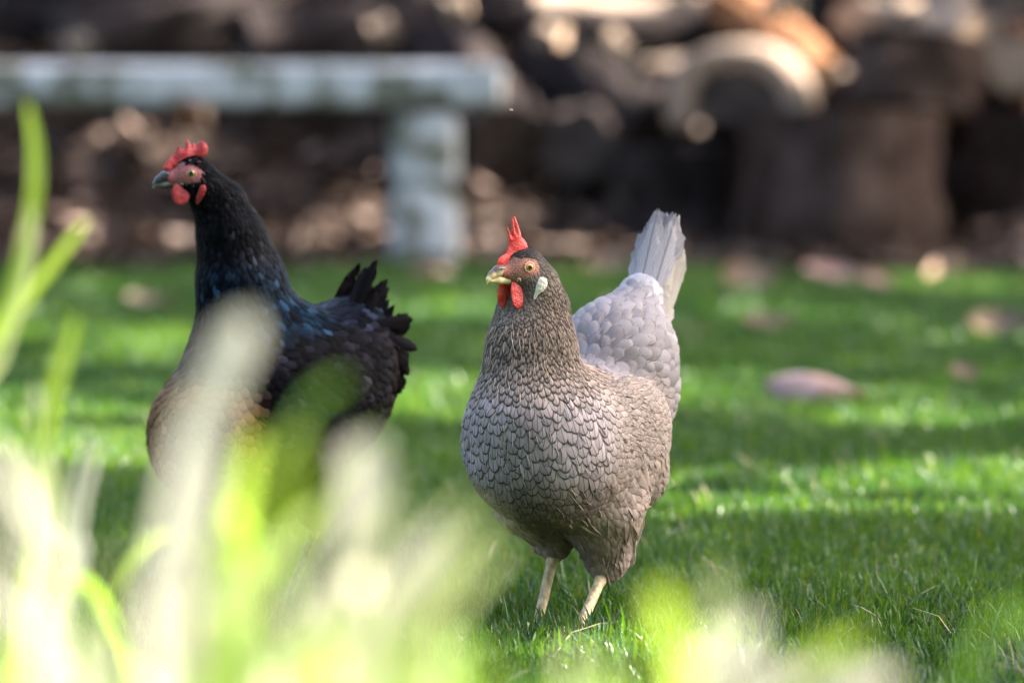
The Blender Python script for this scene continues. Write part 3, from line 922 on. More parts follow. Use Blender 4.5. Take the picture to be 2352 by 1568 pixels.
mesh_obj('crown', quad.reshape(-1, 3) - tb, (np.arange(M) * 4)[:, None] + np.array([[0, 1, 2, 3]]), M_tleaf, tree, smooth=False)
# trunk and limbs
tv = []
def tube(pts, r0, r1, n=10, m=14):
    C = catmull(pts, m); V, F = [], []
    T = np.gradient(C, axis=0); T /= np.linalg.norm(T, axis=1, keepdims=True)
    for i in range(m + 1):
        a = np.cross(T[i], [0.3, 1, .2]); a /= np.linalg.norm(a); b = np.cross(T[i], a)
        rr = r0 + (r1 - r0) * i / m
        for j in range(n):
            th = 2 * math.pi * j / n
            V.append(C[i] + (a * math.cos(th) + b * math.sin(th)) * rr)
    F = [(i * n + j, i * n + (j + 1) % n, (i + 1) * n + (j + 1) % n, (i + 1) * n + j) for i in range(m) for j in range(n)]
    return np.array(V), np.array(F)
VV, FF, off = [], [], 0
limbs = [([(6.2, 9.8, -.05), (6.15, 9.8, 1.5), (6.0, 9.8, 3.2), (5.6, 9.9, 4.3)], .24, .15)]
for (ex, ey) in ((3.2, 6.4), (4.3, 7.4), (3.0, 9.8), (3.2, 12.4), (4.6, 13.8), (4.0, 15.6), (5.2, 11.5)):
    limbs.append(([(5.7, 9.9, 4.1), ((5.7 + ex) / 2, (9.9 + ey) / 2, 4.5), (ex, ey, 4.65)], .09, .02))
for pts_, a, b in limbs:
    v_, f_ = tube(pts_, a, b); VV.append(v_ - tb); FF.append(f_ + off); off += len(v_)
mesh_obj('trunk', np.concatenate(VV), np.concatenate(FF), M_bark_brown, tree)

# an unseen hedge behind the camera, put in to block low frontal sky
bm = bmesh.new()
bmesh.ops.create_cube(bm, size=1.0)
for v in bm.verts: v.co = Vector((v.co.x * 16, v.co.y * 1.4, v.co.z * 7.6 + 3.8))
bmesh.ops.subdivide_edges(bm, edges=bm.edges[:], cuts=24, use_grid_fill=True)
for v in bm.verts:
    q = v.co
    v.co += Vector((0.1 * math.sin(q.z * 7 + q.x * 3), 0.12 * math.sin(q.x * 5.1 + q.z * 4.3) + random.gauss(0, .04), 0.12 * math.sin(q.x * 3.7) * (q.z > 6) + random.gauss(0, .03)))
me = bpy.data.meshes.new('added_hedge'); bm.to_mesh(me); bm.free()
M_hedge = mottled('hedge_foliage', (0.018, 0.035, 0.010), (0.05, 0.085, 0.025), 14.0, 0.6, 0.8, 0.03)
me.materials.append(M_hedge)
ho = bpy.data.objects.new('added_hedge', me); COL.objects.link(ho); ho.location = (0, -4.2, 0)
tag(ho, 'unseen tall dark green hedge standing behind the photographer', 'added_hedge')
# ------------------------------------------------------------------ feathers
def feather_material(name, gloss=0.0):
    t = NT(name)
    uv = t.attr('fuv')
    sep = t.n('ShaderNodeSeparateXYZ'); t.l(uv.outputs['Vector'], sep.inputs[0])
    x, y, rnd = sep.outputs[0], sep.outputs[1], sep.outputs[2]
    fc, fe, fp = t.attr('fcol'), t.attr('fedge'), t.attr('fpar')
    ps = t.n('ShaderNodeSeparateColor'); t.l(fp.outputs['Color'], ps.inputs[0])
    ax = t.math('ABSOLUTE', x)
    yy = t.math('MAXIMUM', t.math('DIVIDE', t.math('SUBTRACT', y, 0.45), 0.55), 0.0)
    r = t.math('SQRT', t.math('ADD', t.math('MULTIPLY', x, x), t.math('MULTIPLY', yy, yy)))
    barb = t.math('SINE', t.math('ADD', t.math('MULTIPLY', t.math('SUBTRACT', y, t.math('MULTIPLY', ax, 0.45)), 75.0),
                                t.math('MULTIPLY', rnd, 40.0)))
    nz = t.noise(900.0, 3, t.obj())
    e0 = t.math('ADD', t.math('SUBTRACT', 0.82, t.math('MULTIPLY', ps.outputs[2], 0.9)), t.math('MULTIPLY', t.math('SUBTRACT', nz, 0.5), 0.18))
    edge = t.math('MULTIPLY', t.smooth(r, e0, 0.97), ps.outputs[0])
    shaft = t.math('MULTIPLY', t.smooth(ax, 0.03, 0.10, 1.0, 0.0), ps.outputs[1])
    col = t.mix(edge, fc.outputs['Color'], fe.outputs['Color'])
    col = t.mix(shaft, col, fe.outputs['Color'])
    br = t.math('ADD', 1.0, t.math('MULTIPLY', barb, 0.07))
    br = t.math('MULTIPLY', br, t.math('ADD', 0.8, t.math('MULTIPLY', nz, 0.4)))
    br = t.math('MULTIPLY', br, t.smooth(y, 0.25, 1.0, 1.12, 0.86))
    mul = t.n('ShaderNodeVectorMath', operation='SCALE'); t.l(col, mul.inputs[0]); t.l(br, mul.inputs['Scale'])
    bump = t.bump(barb, 0.25, 0.0004)
    if gloss:
        pr = t.principled(mul.outputs[0], 0.45, 0.02, bump)
    else:
        pr = t.principled(mul.outputs[0], 0.6, 0.12, bump)
    return t.done(t.with_translucent(pr, mul.outputs[0], 0.12))

NXF, NYF = 5, 8
_ys = np.array([0.0, 0.22, 0.45, 0.62, 0.77, 0.88, 0.96, 1.0])
def feather_template(ys, nx, y0=0.45, base=0.5, tip=0.10):
    pts = []
    for y in ys:
        if y < y0: w = base + (1 - base) * (y / y0)
        else: w = math.sqrt(max(0.0, 1 - ((y - y0) / (1 - y0)) ** 2))
        w = max(w, tip)
        for i in range(nx):
            pts.append((w * (2 * i / (nx - 1) - 1), y))
    q = []
    for j in range(len(ys) - 1):
        for i in range(nx - 1):
            a = j * nx + i
            q.append((a, a + 1, a + 1 + nx, a + nx))
    return np.array(pts), np.array(q)
FT, FQ = feather_template(_ys, NXF)

class Feathers:
    def __init__(self): self.v, self.uv, self.c, self.e, self.p, self.q, self.n = [], [], [], [], [], [], 0
    def add(self, verts, tmpl, quads, col, edge, par):
        """verts (N, K, 3)"""
        N, K = verts.shape[:2]
        rnd = RNG.random(N)
        uv = np.concatenate([np.broadcast_to(tmpl, (N, K, 2)), np.broadcast_to(rnd[:, None, None], (N, K, 1))], axis=2)
        self.v.append(verts.reshape(-1, 3)); self.uv.append(uv.reshape(-1, 3))
        for lst, a in ((self.c, col), (self.e, edge), (self.p, par)):
            lst.append(np.repeat(np.asarray(a), K, axis=0))
        off = (np.arange(N) * K)[:, None, None] + quads[None] + self.n
        self.q.append(off.reshape(-1, 4)); self.n += N * K
    def build(self, name, mat, parent, scale=0.01):
        o = mesh_obj(name, np.concatenate(self.v) * scale, np.concatenate(self.q), mat, parent)
        vattr(o, 'fuv', np.concatenate(self.uv), 'FLOAT_VECTOR')
        vattr(o, 'fcol', rgba(np.concatenate(self.c)))
        vattr(o, 'fedge', rgba(np.concatenate(self.e)))
        vattr(o, 'fpar', rgba(np.concatenate(self.p)))
        return o

def controls(C):
    """C: list of (pos, sigma, flow, length, width, colour, edge, lacing, shaft, lift)"""
    A = {}
    A['pos'] = np.array([c[0] for c in C], float); A['sig'] = np.array([c[1] for c in C], float)
    A['par'] = np.array([list(c[2]) + [c[3], c[4]] + list(c[5]) + list(c[6]) + [c[7], c[8], c[9]] for c in C], float)
    def f(p):
        d2 = ((p[:, None] - A['pos'][None]) ** 2).sum(-1)
        w = np.exp(-np.minimum(d2 / A['sig'] ** 2, 60)) + 1e-24 / (d2 + 1e-6)
        w /= w.sum(1, keepdims=True)
        return w @ A['par']
    return f

def scatter(verts, quads, ctrl, allow, dens, relax=6):
    tri = np.concatenate([quads[:, [0, 1, 2]], quads[:, [0, 2, 3]]])
    a, b, c = verts[tri[:, 0]], verts[tri[:, 1]], verts[tri[:, 2]]
    ar = 0.5 * np.linalg.norm(np.cross(b - a, c - a), axis=1)
    M = 60000
    k = RNG.choice(len(tri), M, p=ar / ar.sum())
    u, v = RNG.random(M), RNG.random(M)
    s = np.sqrt(u)
    pts = a[k] * (1 - s)[:, None] + b[k] * (s * (1 - v))[:, None] + c[k] * (s * v)[:, None]
    pts = pts[allow(pts)]
    par = ctrl(pts)
    sp = par[:, 4] * dens
    order = np.argsort(RNG.random(len(pts)) - 0 * sp)
    cell = 0.5
    grid, keep = {}, []
    for i in order:
        p = pts[i]; r = sp[i]
        g = (p // cell).astype(int)
        rr = int(math.ceil(r / cell))
        ok = True
        for x in range(g[0] - rr, g[0] + rr + 1):
            for y in range(g[1] - rr, g[1] + rr + 1):
                for z in range(g[2] - rr, g[2] + rr + 1):
                    for j in grid.get((x, y, z), ()):
                        d = pts[j] - p
                        if d @ d < (0.5 * (r + sp[j])) ** 2: ok = False; break
                    if not ok: break
                if not ok: break
            if not ok: break
        if ok:
            grid.setdefault(tuple(g), []).append(i); keep.append(i)
    return pts[keep]

def relax_points(f, pts, ctrl, dens, it=8):
    for _ in range(it):
        sp = ctrl(pts)[:, 4] * dens * 1.22
        kd = kdtree.KDTree(len(pts))
        for i, p in enumerate(pts): kd.insert(p, i)
        kd.balance()
        mv = np.zeros_like(pts)
        for i, p in enumerate(pts):
            for co, j, d in kd.find_n(p, 7)[1:]:
                if d < sp[i] and d > 1e-6:
                    mv[i] += (p - pts[j]) / d * (sp[i] - d) * 0.28
        pts = pts + mv
        n = sdf_grad(f, pts)
        pts = pts - f(pts)[:, None] * n
    return pts

def plumage(F, f, pts, ctrl, edge_jit=0.12, wisp=None):
    par = ctrl(pts)
    if wisp is not None:
        par[:, 3] *= wisp[0]; par[:, 4] = wisp[1]; par[:, 13] = wisp[2]; par[:, 11] = 0; par[:, 5:8] *= wisp[3]
    N = len(pts)
    n = sdf_grad(f, pts)
    fl = par[:, :3] + RNG.normal(0, 1, (N, 3)) * np.where(par[:, 13:14] > 1.2, 0.26, 0.16)
    t = fl - (fl * n).sum(1, keepdims=True) * n
    t /= np.linalg.norm(t, axis=1, keepdims=True)
    s = np.cross(n, t)
    vs = np.where(par[:, 13] > 1.2, RNG.uniform(0.8, 1.2, N), RNG.uniform(0.88, 1.14, N))
    L, W = par[:, 3] * RNG.uniform(0.9, 1.12, N) * vs, par[:, 4] * RNG.uniform(0.92, 1.1, N) * 0.5 * vs
    lift = par[:, 13]
    tx, ty = FT[:, 0][None], FT[:, 1][None]
    along = (ty - 0.4) * L[:, None]
    fluffy = (lift > 1.2).astype(float)[:, None]
    jag = 1 + RNG.normal(0, 0.03, (N, FT.shape[0])) * (ty > 0.8) * (1 + 1.5 * fluffy)
    pos = pts[:, None] + t[:, None] * (along * jag)[..., None] + s[:, None] * (tx * W[:, None])[..., None]
    flat = pos.reshape(-1, 3)
    for _ in range(2):
        g = sdf_grad(f, flat)
        flat = flat - np.clip(f(flat), -1.5, 1.5)[:, None] * g
    g = sdf_grad(f, flat).reshape(N, -1, 3)
    ht = (-0.06 + ty * 0.30 - 0.35 * np.maximum(ty - 0.7, 0) ** 2 * 3) * lift[:, None] + 0.06 - 0.10 * tx ** 2 * lift[:, None]
    ht = ht + RNG.normal(0, 0.025, (N, 1)) * lift[:, None] * ty
    ht = ht + np.where(lift[:, None] > 1.2, 0.13 * (1 - tx ** 2) * np.sin(np.pi * np.clip((ty - .15) / .85, 0, 1)), 0)
    pos = flat.reshape(N, -1, 3) + g * ht[..., None]
    shade = RNG.normal(1, edge_jit, (N, 1)) if edge_jit < .2 or wisp is not None else np.exp(RNG.normal(-.1, 1, (N, 1)) * np.where(par[:, 5:6] > .06, .18, .7))
    col = np.clip(par[:, 5:8] * shade, 0.002, 0.9)
    F.add(pos, FT, FQ, col, np.clip(par[:, 8:11] * RNG.normal(1, 0.1, (N, 1)), 0.002, 0.9),
          np.stack([np.minimum(par[:, 11], 1), par[:, 12], np.clip(par[:, 11] - 1, 0, 1)], axis=1))

_tys = np.concatenate([np.linspace(0, 0.45, 6), 0.45 + 0.55 * np.sin(np.linspace(0.1, 1, 12) * math.pi / 2)])
TT, TQ = feather_template(_tys, 9, 0.80, 0.25, 0.06)
TT[:, 1] = np.minimum(TT[:, 1], 1.0)
def long_feather(F, base, d, nrm, L, W, curl, col, edge, lac=0.3, shaft=0.7, twist=0.0, fray=0.05):
    d = np.asarray(d, float); d /= np.linalg.norm(d)
    nrm = np.asarray(nrm, float); nrm -= (nrm @ d) * d; nrm /= np.linalg.norm(nrm)
    s = np.cross(nrm, d)
    x, y = TT[:, 0], TT[:, 1]
    fr = RNG.normal(0, fray, len(x)) * (np.abs(x) > 0.5 * np.abs(x).max())
    a = curl * y
    ctr = np.stack([np.where(abs(a) > 1e-4, np.sin(a) / np.where(abs(a) > 1e-4, curl, 1), y),
                    np.where(abs(a) > 1e-4, (1 - np.cos(a)) / np.where(abs(a) > 1e-4, curl, 1), 0)], axis=1) * L
    tw = twist * y
    w = x * W * 0.5 * (1 + fr)
    pos = np.asarray(base)[None] + d[None] * ctr[:, :1] + nrm[None] * ctr[:, 1:2]
    pos = pos + s[None] * (w * np.cos(tw))[:, None] + nrm[None] * (w * np.sin(tw) - 0.12 * W * x ** 2)[:, None]
    pos = pos + d[None] * (RNG.normal(0, 0.022, len(x)) * L * (y > 0.7) - 0.05 * L * np.abs(x))[:, None]
    F.add(pos[None], TT, TQ, [col], [edge], [[lac, shaft, 0.0]])

# ------------------------------------------------------------------ soft parts
def flesh_material(name, c1, c2, rough=0.45):
    t = NT(name)
    v = t.obj()
    vor = t.n('ShaderNodeTexVoronoi'); vor.inputs['Scale'].default_value = 480.0
    t.l(v, vor.inputs['Vector'])
    n = t.noise(160.0, 4, v)
    col = t.mix(t.smooth(n, 0.35, 0.65), c1, c2)
    b = t.bump(vor.outputs['Distance'], 0.6, 0.0010)
    col = t.mix(t.math('MULTIPLY', t.smooth(vor.outputs['Distance'], 0.35, 0.75), 0.3), col, c1)
    pr = t.principled(col, rough, 0.4, b, Subsurface_Weight=0.15, Subsurface_Scale=0.004)
    return t.done(t.with_translucent(pr, col, 0.15))

def skin_material(name):
    t = NT(name)
    c = t.attr('skin')
    v = t.obj()
    vor = t.n('ShaderNodeTexVoronoi'); vor.inputs['Scale'].default_value = 620.0
    t.l(v, vor.inputs['Vector'])
    sp = t.smooth(vor.outputs['Distance'], 0.15, 0.5)
    n = t.noise(420.0, 4, v, 0.7)
    col = t.mix(t.math('MULTIPLY', t.smooth(n, 0.5, 0.7), 0.55), c.outputs['Color'], (0.05, 0.03, 0.022))
    col = t.mix(t.math('MULTIPLY', t.math('SUBTRACT', 1.0, sp), 0.35), col, (0.5, 0.36, 0.28))
    return t.done(t.principled(col, 0.6, 0.3, t.bump(vor.outputs['Distance'], 0.6, 0.0008)))

def beak_material(name, c1, c2, lo, hi):
    t = NT(name)
    c = t.obj()
    n = t.noise(190.0, 4, c, 0.6, 1.0)
    a = t.attr('tone')
    m = t.smooth(t.math('ADD', a.outputs['Fac'], t.math('MULTIPLY', t.math('SUBTRACT', n, 0.5), 0.9)), lo, hi)
    return t.done(t.principled(t.mix(m, c1, c2), 0.33, 0.5, t.bump(n, 0.15, 0.0006)))

def leg_material(name, c1, c2):
    t = NT(name)
    v = t.obj()
    mp = t.n('ShaderNodeMapping'); mp.inputs['Scale'].default_value = (1, 1, 0.55); t.l(v, mp.inputs[0])
    vor = t.n('ShaderNodeTexVoronoi'); vor.inputs['Scale'].default_value = 210.0
    t.l(mp.outputs[0], vor.inputs['Vector'])
    ed = t.smooth(vor.outputs['Distance'], 0.35, 0.7)
    col = t.mix(ed, c1, c2)
    return t.done(t.principled(col, 0.45, 0.4, t.bump(t.math('SUBTRACT', 1.0, vor.outputs['Distance']), 0.6, 0.002)))

def disc_cap(name, rad, depth, mat, parent, ctr, axes, y0, n=28, rings=6):
    """domed disc: axes rows (x, y, z) with y outward; dome from y0"""
    v = [(0, y0 + depth, 0)]; q = []
    for i in range(1, rings + 1):
        a = i / rings
        for j in range(n):
            ph = 2 * math.pi * j / n
            v.append((rad * a * math.cos(ph), y0 + depth * math.sqrt(max(0, 1 - a * a * 0.999)) , rad * a * math.sin(ph)))
    f = [[0, 1 + (j + 1) % n, 1 + j] for j in range(n)]
    for i in range(rings - 1):
        for j in range(n):
            a, b = 1 + i * n + j, 1 + i * n + (j + 1) % n
            f.append([a, b, b + n, a + n])
    v = np.array(v) @ np.asarray(axes) + np.asarray(ctr)
    return mesh_obj(name, v, f, mat, parent)

def ring(name, rad, tube, mat, parent, ctr, axes, y0, sz=1.0, n=36, m=10):
    v, q = [], []
    for i in range(n):
        a = 2 * math.pi * i / n
        for j in range(m):
            b = 2 * math.pi * j / m
            rr = rad + tube * math.cos(b)
            v.append((rr * math.cos(a), y0 + tube * 0.8 * math.sin(b), sz * rr * math.sin(a)))
    for i in range(n):
        for j in range(m):
            q.append((i * m + j, i * m + (j + 1) % m, ((i + 1) % n) * m + (j + 1) % m, ((i + 1) % n) * m + j))
    v = np.array(v) @ np.asarray(axes) + np.asarray(ctr)
    return mesh_obj(name, v, np.array(q), mat, parent)

def build_hen(cfg):
    root = empty('hen', cfg['loc'], math.atan2(-math.cos(cfg['yaw']), -math.sin(cfg['yaw'])))
    root.scale = (cfg.get('scale', 1.0),) * 3
    tag(root, cfg['label'], 'hen', 'hens on the lawn')
    O = np.array(cfg['O'], float)                     # cm, between the eyes
    c, s = math.cos(cfg['turn']), math.sin(cfg['turn'])
    HX, HY, HZ = np.array([c, -s, 0]), np.array([s, c, 0]), np.array([0, 0, 1.0])
    HM = np.array([HX, HY, HZ])                       # rows
    H = lambda a, b, z: O + (HX * a + HY * b + HZ * z) * 0.1     # head mm -> hen cm
    hc = lambda p: ((p - O) @ HM.T) * 10
    head = [('el', H(-3, 0, 2), (1.75, 1.22, 1.45), HM, 1.0),
            ('rc', H(6, 0, -3), 0.95, H(21, 0, -4.5), 0.62, 0.7),
            ('rc', H(-3, 0, -9), 1.18, H(10, 0, -10.5), 0.72, 0.8),
            ('rc', H(-7, 0, -2), 1.3, H(-19, 0, -14), 1.5, 1.2)]
    prims = cfg['prims'] + head
    f = make_sdf(prims)
    lo, hi = cfg['bounds']
    v, q = sdf_mesh(f, lo, hi, cfg['voxel'])
    body = mesh_obj('body', v * 0.01, q, cfg['m_skin'], root)
    h = hc(v)
    face = np.exp(-(((h[:, 0] - 1) / 13) ** 2 + ((h[:, 2] - 0) / 10) ** 2) ** 1.5)
    low = np.clip((h[:, 2] + 40) / 15, 0, 1) * np.clip((h[:, 0] + 22) / 8, 0, 1)
    cs = np.array(cfg['skin_under'])[None] * (1 - low)[:, None] + np.array(cfg['skin_low'])[None] * low[:, None]
    cs = cs * (1 - face)[:, None] + np.array(cfg['skin_face'])[None] * face[:, None]
    lores = np.clip((h[:, 0] - 13) / 6, 0, 1)[:, None] * low[:, None]
    cs = cs * (1 - lores) + np.array(cfg['skin_lore'])[None] * lores
    # plumage
    ctrl = controls(cfg['controls'](H))
    pc_ = ctrl(v)[:, 5:8] * 0.75
    cs = pc_ * (1 - low)[:, None] + cs * low[:, None]
    vattr(body, 'skin', rgba(cs))
    def allow(p):
        hh = hc(p)
        bare = ((hh[:, 0] - 2) / 14.5) ** 2 + ((hh[:, 2] + 1.5) / 10.5) ** 2 < 1
        bare |= (hh[:, 0] > 8) & (hh[:, 2] > -22) & (hh[:, 2] < 8 + 0.3 * (18 - hh[:, 0]))
        bare |= (hh[:, 0] > 13) & (hh[:, 2] > -22)
        ear = cfg['ear_bare']
        bare &= hh[:, 2] > -40
        return ~(bare | cfg['no_feather'](p))
    pts = scatter(v, q, ctrl, allow, 0.62)
    pts = relax_points(f, pts, ctrl, 0.62, 7)
    pts = pts[allow(pts)]
    reg = cfg['region'](pts)
    for name in sorted(set(reg)):
        F = Feathers()
        plumage(F, f, pts[reg == name], ctrl, cfg.get('jit', 0.1))
        dens_ = {'thigh_plumage': 0.18, 'saddle_plumage': 1.6, 'wing_plumage': 0.5, 'breast_plumage': 0.4, 'neck_plumage': 0.5}.get(name, 0.3)
        src = pts[reg == name]
        src = src[src[:, 2] < 31]
        if len(src):
            w_ = src[RNG.integers(0, len(src), int(len(src) * dens_))] + RNG.normal(0, .35, (int(len(src) * dens_), 3))
            w_ = w_ - f(w_)[:, None] * sdf_grad(f, w_)
            plumage(F, f, w_, ctrl, 0.25, (1.25, .11, 1.15 if name != 'thigh_plumage' else 1.45, 1.25))
        if name == 'wing_plumage':                          # long quills along the lower edge of each folded wing
            for sd in (1, -1):
                qp = np.array([[2.0 - 1.5 * i, sd * 9.4, 15.6 + .42 * i] for i in range(8)])
                for _ in range(4): qp = qp - f(qp)[:, None] * sdf_grad(f, qp)
                plumage(F, f, qp, ctrl, 0.08, (2.6, 1.15, 1.15, 1.12))
        F.build(name, cfg['m_feather'], root)
    # tail
    F = Feathers()
    cfg['tail'](F)
    F.build('tail', cfg['m_feather'], root)
    # eye, both sides
    for sd in (1, -1):
        p0 = H(0, 0, 0) + HY * sd * 3.0                   # outside, march in
        d = -HY * sd
        lo_, hi_ = 0.0, 3.0
        for k in range(200):
            dist = f((p0 + d * lo_)[None])[0]
            if dist < 0.003: break
            lo_ += max(dist * 0.7, 0.002)
        sp = p0 + d * lo_
        axes = np.array([HX, HY * sd + HX * 0.18, HZ]); axes[1] /= np.linalg.norm(axes[1])
        axes[0] = np.cross(axes[1], axes[2]) if sd > 0 else np.cross(axes[2], axes[1])
        e = ball('eye', 0.0048, cfg['m_iris'], root, sp * 0.01 - axes[1] * 0.0020, axes=axes)
        disc_cap('pupil', 0.00215, 0.0004, cfg['m_pupil'], e, sp * 0.01 - axes[1] * 0.0020, axes, 0.00440)
        ring('eyelid', 0.0047, 0.0009, cfg['m_lid'], root, sp * 0.01, axes, 0.0003, 0.94)
    # comb
    cv, cq = sheet(np.array(cfg['comb']) * 0.1, cfg.get('comb_t', 0.2), 0.45, cfg['comb_bend'], 0.045)
    mesh_obj('comb', (O + cv @ HM) * 0.01, cq, cfg['m_red'], root)
    # wattles and ear lobes
    for sd in (1, -1):
        w = np.array(cfg['wattle']) * 0.1
        wv, wq = sheet(w, 0.16, 0.4, lambda x, z: 0.03 * np.sin(x * 4) + 0 * z, 0.05)
        if sd < 0: wv[:, 0] += cfg.get('far_wattle', 0.0)
        sp = 0.62 + 0.12 * np.clip(-(wv[:, 2] + 1.5), 0, 3)
        wv[:, 1] = (wv[:, 1] + sp + cfg.get('wattle_out', 0.0)) * sd
        o = mesh_obj('wattle', (O + wv @ HM) * 0.01, wq if sd > 0 else wq[:, ::-1], cfg['m_red'], root)
        ev, eq = sheet(np.array(cfg['ear']) * 0.1, 0.15, 0.35, lambda x, z: 0 * x, 0.05)
        base = np.array([H(x * 10, 0, z * 10) for x, z in zip(ev[:, 0], ev[:, 2])])
        # hug the head: march every column in from the side
        lo_ = np.zeros(len(ev))
        for k in range(60):
            dd = f(base + HY * sd * (3.2 - lo_)[:, None])
            lo_ += np.maximum(dd * 0.7, 0) * (dd > 0.01)
        out = 3.2 - np.minimum(lo_, 3.0)
        top = np.clip((ev[:, 2] - np.array(cfg['ear'])[:, 1].min() * 0.1) / 2.2, 0, 1)
        pos = base + HY[None] * (sd * (out + 0.16 + ev[:, 1]))[:, None]
        mesh_obj('ear_lobe', pos * 0.01, eq if sd > 0 else eq[:, ::-1], cfg['m_ear'], root)
    # beak
    K = 0.42
    up = [('rc', H(17, 0, -3), 0.60, H(26, 0, -3.5), 0.50, .3), ('rc', H(26, 0, -3.5), 0.50, H(33, 0, -7), 0.36, .3),
          ('rc', H(33, 0, -7), 0.36, H(37, 0, -11.5), 0.20, .2), ('rc', H(37, 0, -11.5), 0.2, H(38.6, 0, -15.5), 0.06, .2),
          ('rc', H(20, 0.35, -7), 0.30, H(7, 9.6, -11.2), 0.17, .35), ('rc', H(20, -0.35, -7), 0.30, H(7, -9.6, -11.2), 0.17, .35)]
    fu = make_sdf(up)
    bl, bh = H(20, 0, -6) - 3.2, H(20, 0, -6) + 3.2
    bv, bq = sdf_mesh(fu, bl, bh, 0.06)
    o = mesh_obj('upper_beak', bv * 0.01, bq, cfg['m_beak'], root)
    hb = hc(bv); vattr(o, 'tone', np.clip((hb[:, 2] + 12) / 10 + (hb[:, 0] - 26) / 40, 0, 1), 'FLOAT')
    dn = [('rc', H(10, 0, -12), 0.55, H(25, 0, -12.2), 0.34, .3), ('rc', H(25, 0, -12.2), 0.34, H(34, 0, -13.2), 0.14, .3),
          ('rc', H(14, 3, -11.5), 0.3, H(6.5, 9.4, -13), 0.13, .3), ('rc', H(14, -3, -11.5), 0.3, H(6.5, -9.4, -13), 0.13, .3)]
    fd = make_sdf(dn)
    bv, bq = sdf_mesh(fd, bl, bh, 0.06)
    o = mesh_obj('lower_beak', bv * 0.01, bq, cfg['m_beak'], root)
    vattr(o, 'tone', np.full(len(bv), cfg.get('low_tone', 0.15)), 'FLOAT')
    for sd in (1, -1):
        ball('nostril', 0.0022, cfg['m_pupil'], root, H(24.5, sd * 5.2, -1.6) * 0.01, sc=(1.25, 0.35, 0.42), axes=HM, seg=16)
    # legs
    for hock, foot, ext in cfg['legs']:
        hock, foot = np.array(hock, float), np.array(foot, float)
        pr = [('rc', hock, 0.75, hock + (foot - hock) * 0.25, 0.55, .3), ('rc', hock + (foot - hock) * 0.2, 0.52, foot + [0, 0, 0.7], 0.5, .3)]
        fwd = np.array([1.0, 0.0, 0]); claws = []
        for ang, ln in ((0, 5.2), (32, 4.2), (-32, 4.2), (178, 1.9)):
            a = R(ang)
            d = np.array([math.cos(a), math.sin(a), 0])
            b = foot + [0, 0, 0.7]
            m1 = b + d * ln * 0.5 + [0, 0, 0.05]; e1 = b + d * ln + [0, 0, -0.35]
            pr += [('rc', b, 0.46, m1, 0.40, .3), ('rc', m1, 0.40, e1, 0.30, .2)]
            claws.append((e1, d))
        ff = make_sdf(pr)
        A = np.array([p for pp in pr for p in (pp[1], pp[3])])
        lv, lq = sdf_mesh(ff, A.min(0) - 1.2, A.max(0) + 1.2, 0.13)
        lg = mesh_obj('leg', lv * 0.01, lq, cfg['m_leg'], root)
        for e1, d in claws:
            fc = make_sdf([('rc', e1 + d * 0.15, 0.22, e1 + d * 0.8 + [0, 0, 0.05], 0.15, .1), ('rc', e1 + d * 0.8 + [0, 0, .05], 0.15, e1 + d * 1.35 + [0, 0, -0.25], 0.04, .1)])
            xv, xq = sdf_mesh(fc, e1 - 1.8, e1 + 1.8, 0.12)
            mesh_obj('claw', xv * 0.01, xq, cfg['m_claw'], lg)
    return root

# shared hen materials
M_red = flesh_material('red_comb_flesh', (0.58, 0.030, 0.026), (0.74, 0.12, 0.10))
M_red_dark = flesh_material('dusky_red_comb_flesh', (0.34, 0.016, 0.022), (0.56, 0.075, 0.075))
M_ear_white = flesh_material('white_ear_lobe', (0.56, 0.53, 0.42), (0.64, 0.59, 0.52))
M_skin = skin_material('hen_face_skin')
M_beak = beak_material('horn_beak', (0.66, 0.50, 0.27), (0.10, 0.065, 0.05), 0.62, 1.0)
M_beak_dark = beak_material('dark_horn_beak', (0.40, 0.36, 0.26), (0.035, 0.035, 0.045), -0.1, 0.35)
M_leg = leg_material('scaly_leg_skin', (0.60, 0.46, 0.26), (0.44, 0.31, 0.17))
M_leg_dark = leg_material('dark_scaly_leg_skin', (0.12, 0.11, 0.10), (0.05, 0.045, 0.04))
M_claw = NT('claw_horn'); M_claw = M_claw.done(M_claw.principled((0.3, 0.24, 0.17), 0.4, 0.4))
M_iris = NT('amber_iris'); M_iris = M_iris.done(M_iris.principled((0.60, 0.20, 0.012), 0.12, 0.5, Coat_Weight=1.0, Coat_Roughness=0.03))
M_iris2 = NT('brown_iris'); M_iris2 = M_iris2.done(M_iris2.principled((0.20, 0.12, 0.02), 0.12, 0.5, Coat_Weight=1.0, Coat_Roughness=0.03))
M_pupil = NT('black_pupil'); M_pupil = M_pupil.done(M_pupil.principled((0.006, 0.005, 0.005), 0.08, 0.5))
M_lid = flesh_material('pale_eyelid', (0.55, 0.36, 0.27), (0.62, 0.45, 0.34))
M_lid2 = flesh_material('pink_eyelid', (0.40, 0.17, 0.14), (0.45, 0.22, 0.18))
M_feather = feather_material('grey_feather')
M_feather_black = feather_material('black_feather', 1.0)

